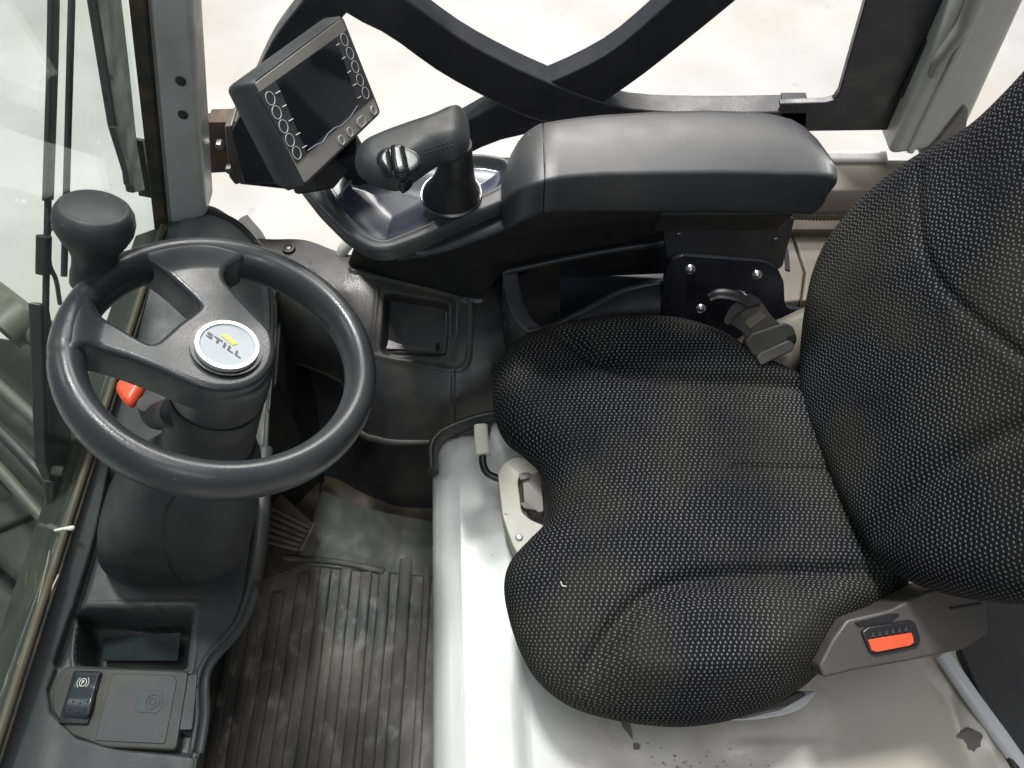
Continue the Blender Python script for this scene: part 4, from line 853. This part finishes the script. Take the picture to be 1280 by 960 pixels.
for p, sx in (((426, 175), 1), ((436.5, 165), 1), ((451, 152), 1.7), ((466, 138), 1)):
    c = DP.hit(*p, .001); u = np.array(DP.hit(466, 138, .001)) - np.array(DP.hit(426, 175, .001)); an = math.atan2(u[1], u[0])
    pl = Plane(DP.pt(*c), DP.n, DP.e1 * math.cos(an) + DP.e2 * math.sin(an))
    a = np.linspace(0, 2 * np.pi, 28, endpoint=False); r0 = .0044
    P = [pl.pt(r0 * math.cos(t) + (sx - 1) * .0045 * np.sign(math.cos(t)), r0 * math.sin(t), .002) for t in a]
    ky = prism('menu_key', P, -pl.n * .003, mat('key_grey', (.36, .36, .34), .5, rvar=.05), dt, bevel=.0005)
    tube('key_outline', [p_ + pl.n * .0002 for p_ in P] + [P[0] + pl.n * .0002], .0004, print_m, ky, n=6, steps=56)
    for s in ((-.0014, .0010), (.0010, .0012), (0, -.0014)):
        box('key_symbol', pl.pt(s[0] * sx, s[1], .0022), (pl.e1, pl.e2, pl.n), (.0016, .0006, .0004), ink, ky, bevel=0)
tube('screen_crack', [DP.P(*p, .002) for p in ((385, 188), (395, 181), (403, 178), (410, 167), (418, 160), (426, 157), (438, 146), (447, 132))], .0004, mat('crack_pale', (.30, .34, .42), .5), dt, n=6, smoothpath=False)
DS = at(432, 215, .70)
prism('display_bracket', [DP.P(*p, -.03) for p in [(385, 190), (440, 165), (452, 195), (420, 235), (395, 240)]], -DP.n * .03, black_plastic, dt, bevel=.004)
tube('display_neck', [DP.P(425, 180, -.03), at(440, 200, .71), at(455, 208, .69)], [.018, .017, .02], black_plastic, dt, sq=4, n=20)

# ================================================================== STEERING COLUMN + WHEEL
WN = nrm((.42, .10, 1.0)); WC = np.array([-.2585, .389, .72]); W = Plane(WC, WN, (1, 0, 0))
sc_ = thing('steering_column', 'dark tapered steering column shroud rising from the left console', 'steering column', at(220, 690, 0))
def ell(c, rx, ry, nrmv=None, n=48, sq=2.3):
    a = np.linspace(0, 2 * np.pi, n, endpoint=False); ca, sa = np.cos(a), np.sin(a)
    ca = np.sign(ca) * abs(ca) ** (2 / sq); sa = np.sign(sa) * abs(sa) ** (2 / sq)
    pl = Plane(c, nrmv if nrmv is not None else (0, 0, 1), (1, 0, 0)); return np.array([pl.pt(rx * x, ry * y) for x, y in zip(ca, sa)])
loft('column_tube', [ell(W.pt(0, 0, h), r, r, WN) for h, r in ((-.055, .0415), (-.058, .0435), (-.09, .0435), (-.14, .045), (-.18, .05))], col_plastic, sc_, angle=50)
secs = [ell(at(258, 565, .585), .050, .044), ell(at(246, 585, .56), .066, .052, sq=2.6), ell(at(233, 608, .52), .080, .066, sq=2.8), ell(at(226, 630, .47), .089, .078, sq=3), ell(at(224, 648, .42), .092, .082, sq=3), ell(at(224, 655, .37), .092, .082, sq=3), ell(at(226, 660, .30), .090, .08, sq=3), ell(at(240, 690, .15), .085, .08), ell(at(250, 720, .0), .08, .08)]
loft('column_shroud', secs, col_plastic, sc_, angle=70)
shr = [o for o in sc_.children if o.name.startswith('column_shroud')][0]
tube('shroud_seam', onsurf(shr, [(218, 618), (208, 635), (203, 660), (205, 690), (214, 712), (226, 728)], .0005), .0009, gloss_black, sc_, n=6)
tube('stalk_boot', [W.pt(-.03, -.02, -.07), at(196, 520, .585), at(186, 503, .60)], [.016, .014, .012], col_plastic, sc_, n=20)
rl = pebble('direction_lever', [(146, 489), (154, 474), (170, 468), (184, 476), (174, 498), (162, 509)], HZ(.60), red, sc_, top=.008, edge=.008, bot=.008, nang=40, rings=10)

sw_ = thing('steering_wheel', 'dark grey two-spoke steering wheel with a round silver badge and spinner knob', 'steering wheel', W.pt(0, 0, -.05))
ra, rb, R0 = .0145, .0215, .1235
a = np.linspace(0, 2 * np.pi, 180, endpoint=False); b_ = np.linspace(0, 2 * np.pi, 28, endpoint=False)
seamA = [math.atan2(*np.array(W.hit(*p))[::-1]) % (2 * np.pi) for p in ((62, 450), (464, 392))]
V = []
for t in a:
    tt = t % (2 * np.pi); ds_ = min(abs((tt - s + np.pi) % (2 * np.pi) - np.pi) for s in seamA)
    k_ = 1 - .05 * math.exp(-(ds_ / .012) ** 2); u = W.e1 * math.cos(t) + W.e2 * math.sin(t)
    low_ = (min(seamA) < tt < max(seamA)) ^ (math.sin((seamA[0] + seamA[1]) / 2) > 0)
    for q_ in b_:
        V.append(WC + u * (R0 + ra * k_ * math.cos(q_)) + WN * rb * k_ * math.sin(q_))
V = np.array(V); n_ = 28
F = [[i * n_ + j, i * n_ + (j + 1) % n_, ((i + 1) % 180) * n_ + (j + 1) % n_, ((i + 1) % 180) * n_ + j] for i in range(180) for j in range(n_)]
mk('rim', V, F, rim_plastic, sw_, angle=180)
def wpx(p, h=.0): return np.array(W.hit(*p, h))
def spoke(st_, name='spoke'):
    secs = []
    S_ = cr_open(np.array([[*wpx(l), *wpx(r), th_, h_] for l, r, th_, h_ in st_]), 26)
    a = np.linspace(0, 2 * np.pi, 28, endpoint=False)
    for s in S_:
        L_, Rr, th_, h_ = s[:2], s[2:4], s[4], s[5]; c = (L_ + Rr) / 2; d = (Rr - L_) / 2; q_ = []
        for t in a:
            x = np.sign(math.cos(t)) * abs(math.cos(t)) ** .62; y = np.sign(math.sin(t)) * abs(math.sin(t)) ** .75
            q_.append(W.pt(*(c + d * x), h_ + th_ * y))
        secs.append(np.array(q_))
    return loft(name, secs, rim_plastic, sw_, angle=180)
spx = [(160, 322), (186, 331), (206, 340), (224, 356), (247, 380), (240, 392), (222, 405), (205, 420), (190, 429), (170, 420), (146, 405), (125, 392), (118, 378), (120, 362), (92, 372), (78, 400), (80, 440), (90, 456), (102, 438), (120, 434), (150, 443), (195, 461), (228, 476), (262, 487), (295, 488), (322, 478), (339, 460), (345, 438), (340, 415), (322, 395), (298, 368), (282, 348), (285, 335), (306, 324), (280, 314), (240, 308), (200, 310)]
so = cr_closed([W.hit(x, y, .012) for x, y in spx], 260)
cA, cB = np.array(W.hit(240, 325, .01)), np.array(W.hit(95, 400, .01))
def sp_h(Q):
    r = np.linalg.norm(Q, axis=1); return .0125 + .0020 * sstep(.100, .042, r) + .0080 * sstep(.096, .121, r)
def sp_lab(Q):
    r = np.linalg.norm(Q, axis=1); a_ = np.linalg.norm(Q - cA, axis=1) < np.linalg.norm(Q - cB, axis=1); return np.where(r < .052, 2, np.where(a_, 0, 1))
relief('spoke', so, W, sp_h, rim_plastic, sw_, edge=.0060, depth=.032, cell=.0009, split=sp_lab, names=['spoke', 'spoke', 'hub_plate'])
# flattened rim web between the two spokes
c_in = [(118, 392), (142, 366), (172, 349), (206, 338)]; c_out = [(84, 378), (108, 345), (148, 322), (200, 312)]
spoke([(c_in[0], c_out[0], .013, .0), (c_in[1], c_out[1], .013, .0), (c_in[2], c_out[2], .013, .0), (c_in[3], c_out[3], .013, .0)], 'rim_web')
lathe('hub', [(.030, .006), (.0400, .006), (.0430, .002), (.0440, -.008), (.0440, -.02), (.0440, -.045), (.0425, -.052)], W, (0, 0), rim_plastic, sw_, n=80, angle=50)
bd = lathe('badge', [(.0001, .0205), (.0222, .0205), (.0238, .0215), (.0262, .0210), (.0270, .0185), (.0270, .0120)], W, (0, 0), silver, sw_, n=80, angle=30)
ring('badge_ring', W, (0, 0), .0268, .0034, .0207, chrome, bd, thick=.0014, n=72)
ring('badge_bezel', W, (0, 0), .0305, .0034, .0145, gloss_black, bd, thick=.0035, n=72)
hB = .0208
o_ = W.P(257.5, 419.5, hB); dx = W.P(300.5, 448.0, hB) - o_; dy = W.P(260.0, 414.2, hB) - o_
text('lettering', 'STILL', o_, dx, dy, W.n, 1, ink, bd, thick=.0004, bold=.03, spacing=1.2)
prism('yellow_mark', [W.P(*p, hB + .0005) for p in [(277, 419), (282.5, 418), (297, 429), (291.5, 431.2)]], -W.n * .0006, yellow, bd, bevel=0)
# spinner knob
KB = W.P(118, 346, .0); rk_ = ray(118, 262); tt = max(np.linspace(.4, .9, 600), key=lambda t: nrm(CAM + rk_ * t - KB) @ nrm((.05, .2, .97))); ax = nrm(CAM + rk_ * tt - KB); H = np.linalg.norm(CAM + rk_ * tt - KB); KP = Plane(KB, ax, (1, 0, 0))
print('knob', H, proj(KB + ax * H)); k = H / .072
lathe('spinner_knob', [(.0200, -.006), (.0195, .004), (.0180, .012 * k), (.0178, .022 * k), (.0205, .032 * k), (.0265, .042 * k), (.0310, .052 * k), (.0322, .060 * k), (.0310, .068 * k), (.0280, .0735 * k), (.0255, .0755 * k), (.0245, .0752 * k), (.0232, .0758 * k), (.012, .0775 * k), (.0001, .078 * k)], KP, (0, 0), knob_plastic, sw_, n=72, angle=180)

# ================================================================== small stuff
CUo = [o for o in seat.children if o.name.startswith('cushion')][0]
for pts, lb in (([(701, 727), (703, 732), (708, 733)], 'white hooked lint scrap near the front left of the seat cushion'), ([(1022, 543), (1029, 547), (1035, 546)], 'pale fibre lying in the upper seat crease by the backrest'),
                ([(1070, 628), (1073, 636), (1074, 645)], 'short upright pale fibre lower down in the crease by the backrest')):
    q_ = onsurf(CUo, pts, .001)
    if len(q_) > 1:
        ln = tube('lint', q_, .0006, lint_m, None, n=6); tag(ln, lb, 'lint', 'lint scraps on the seat')
stw = tube('straw_stalk', [at(73, 718, .43), at(58, 752, .425), at(44, 790, .425), at(34, 828, .42), at(14, 862, .42)], [.0007, .0011, .0013, .0013, .0022], mat('straw', (.62, .60, .48), .5), None, n=8); tag(stw, 'pale dry straw stalk lying along the lower edge of the windshield', 'straw')
stw = tube('straw_stalk', [at(62, 688, .43), at(54, 725, .43), at(40, 780, .43), at(22, 830, .425)], .0006, mat('straw_dull', (.30, .29, .22), .5), None, n=8); tag(stw, 'thin dull straw stalk left of the paler one by the windshield edge', 'straw')
clp = tube('cable_clip', [at(69, 663, .432), at(80, 661, .434), at(90, 660, .434)], [.0016, .0020, .0032], mat('clip_white', (.75, .75, .72), .4), None, n=10, round_end=True); tag(clp, 'small white plastic clip poking across the windshield bottom seal', 'clip')
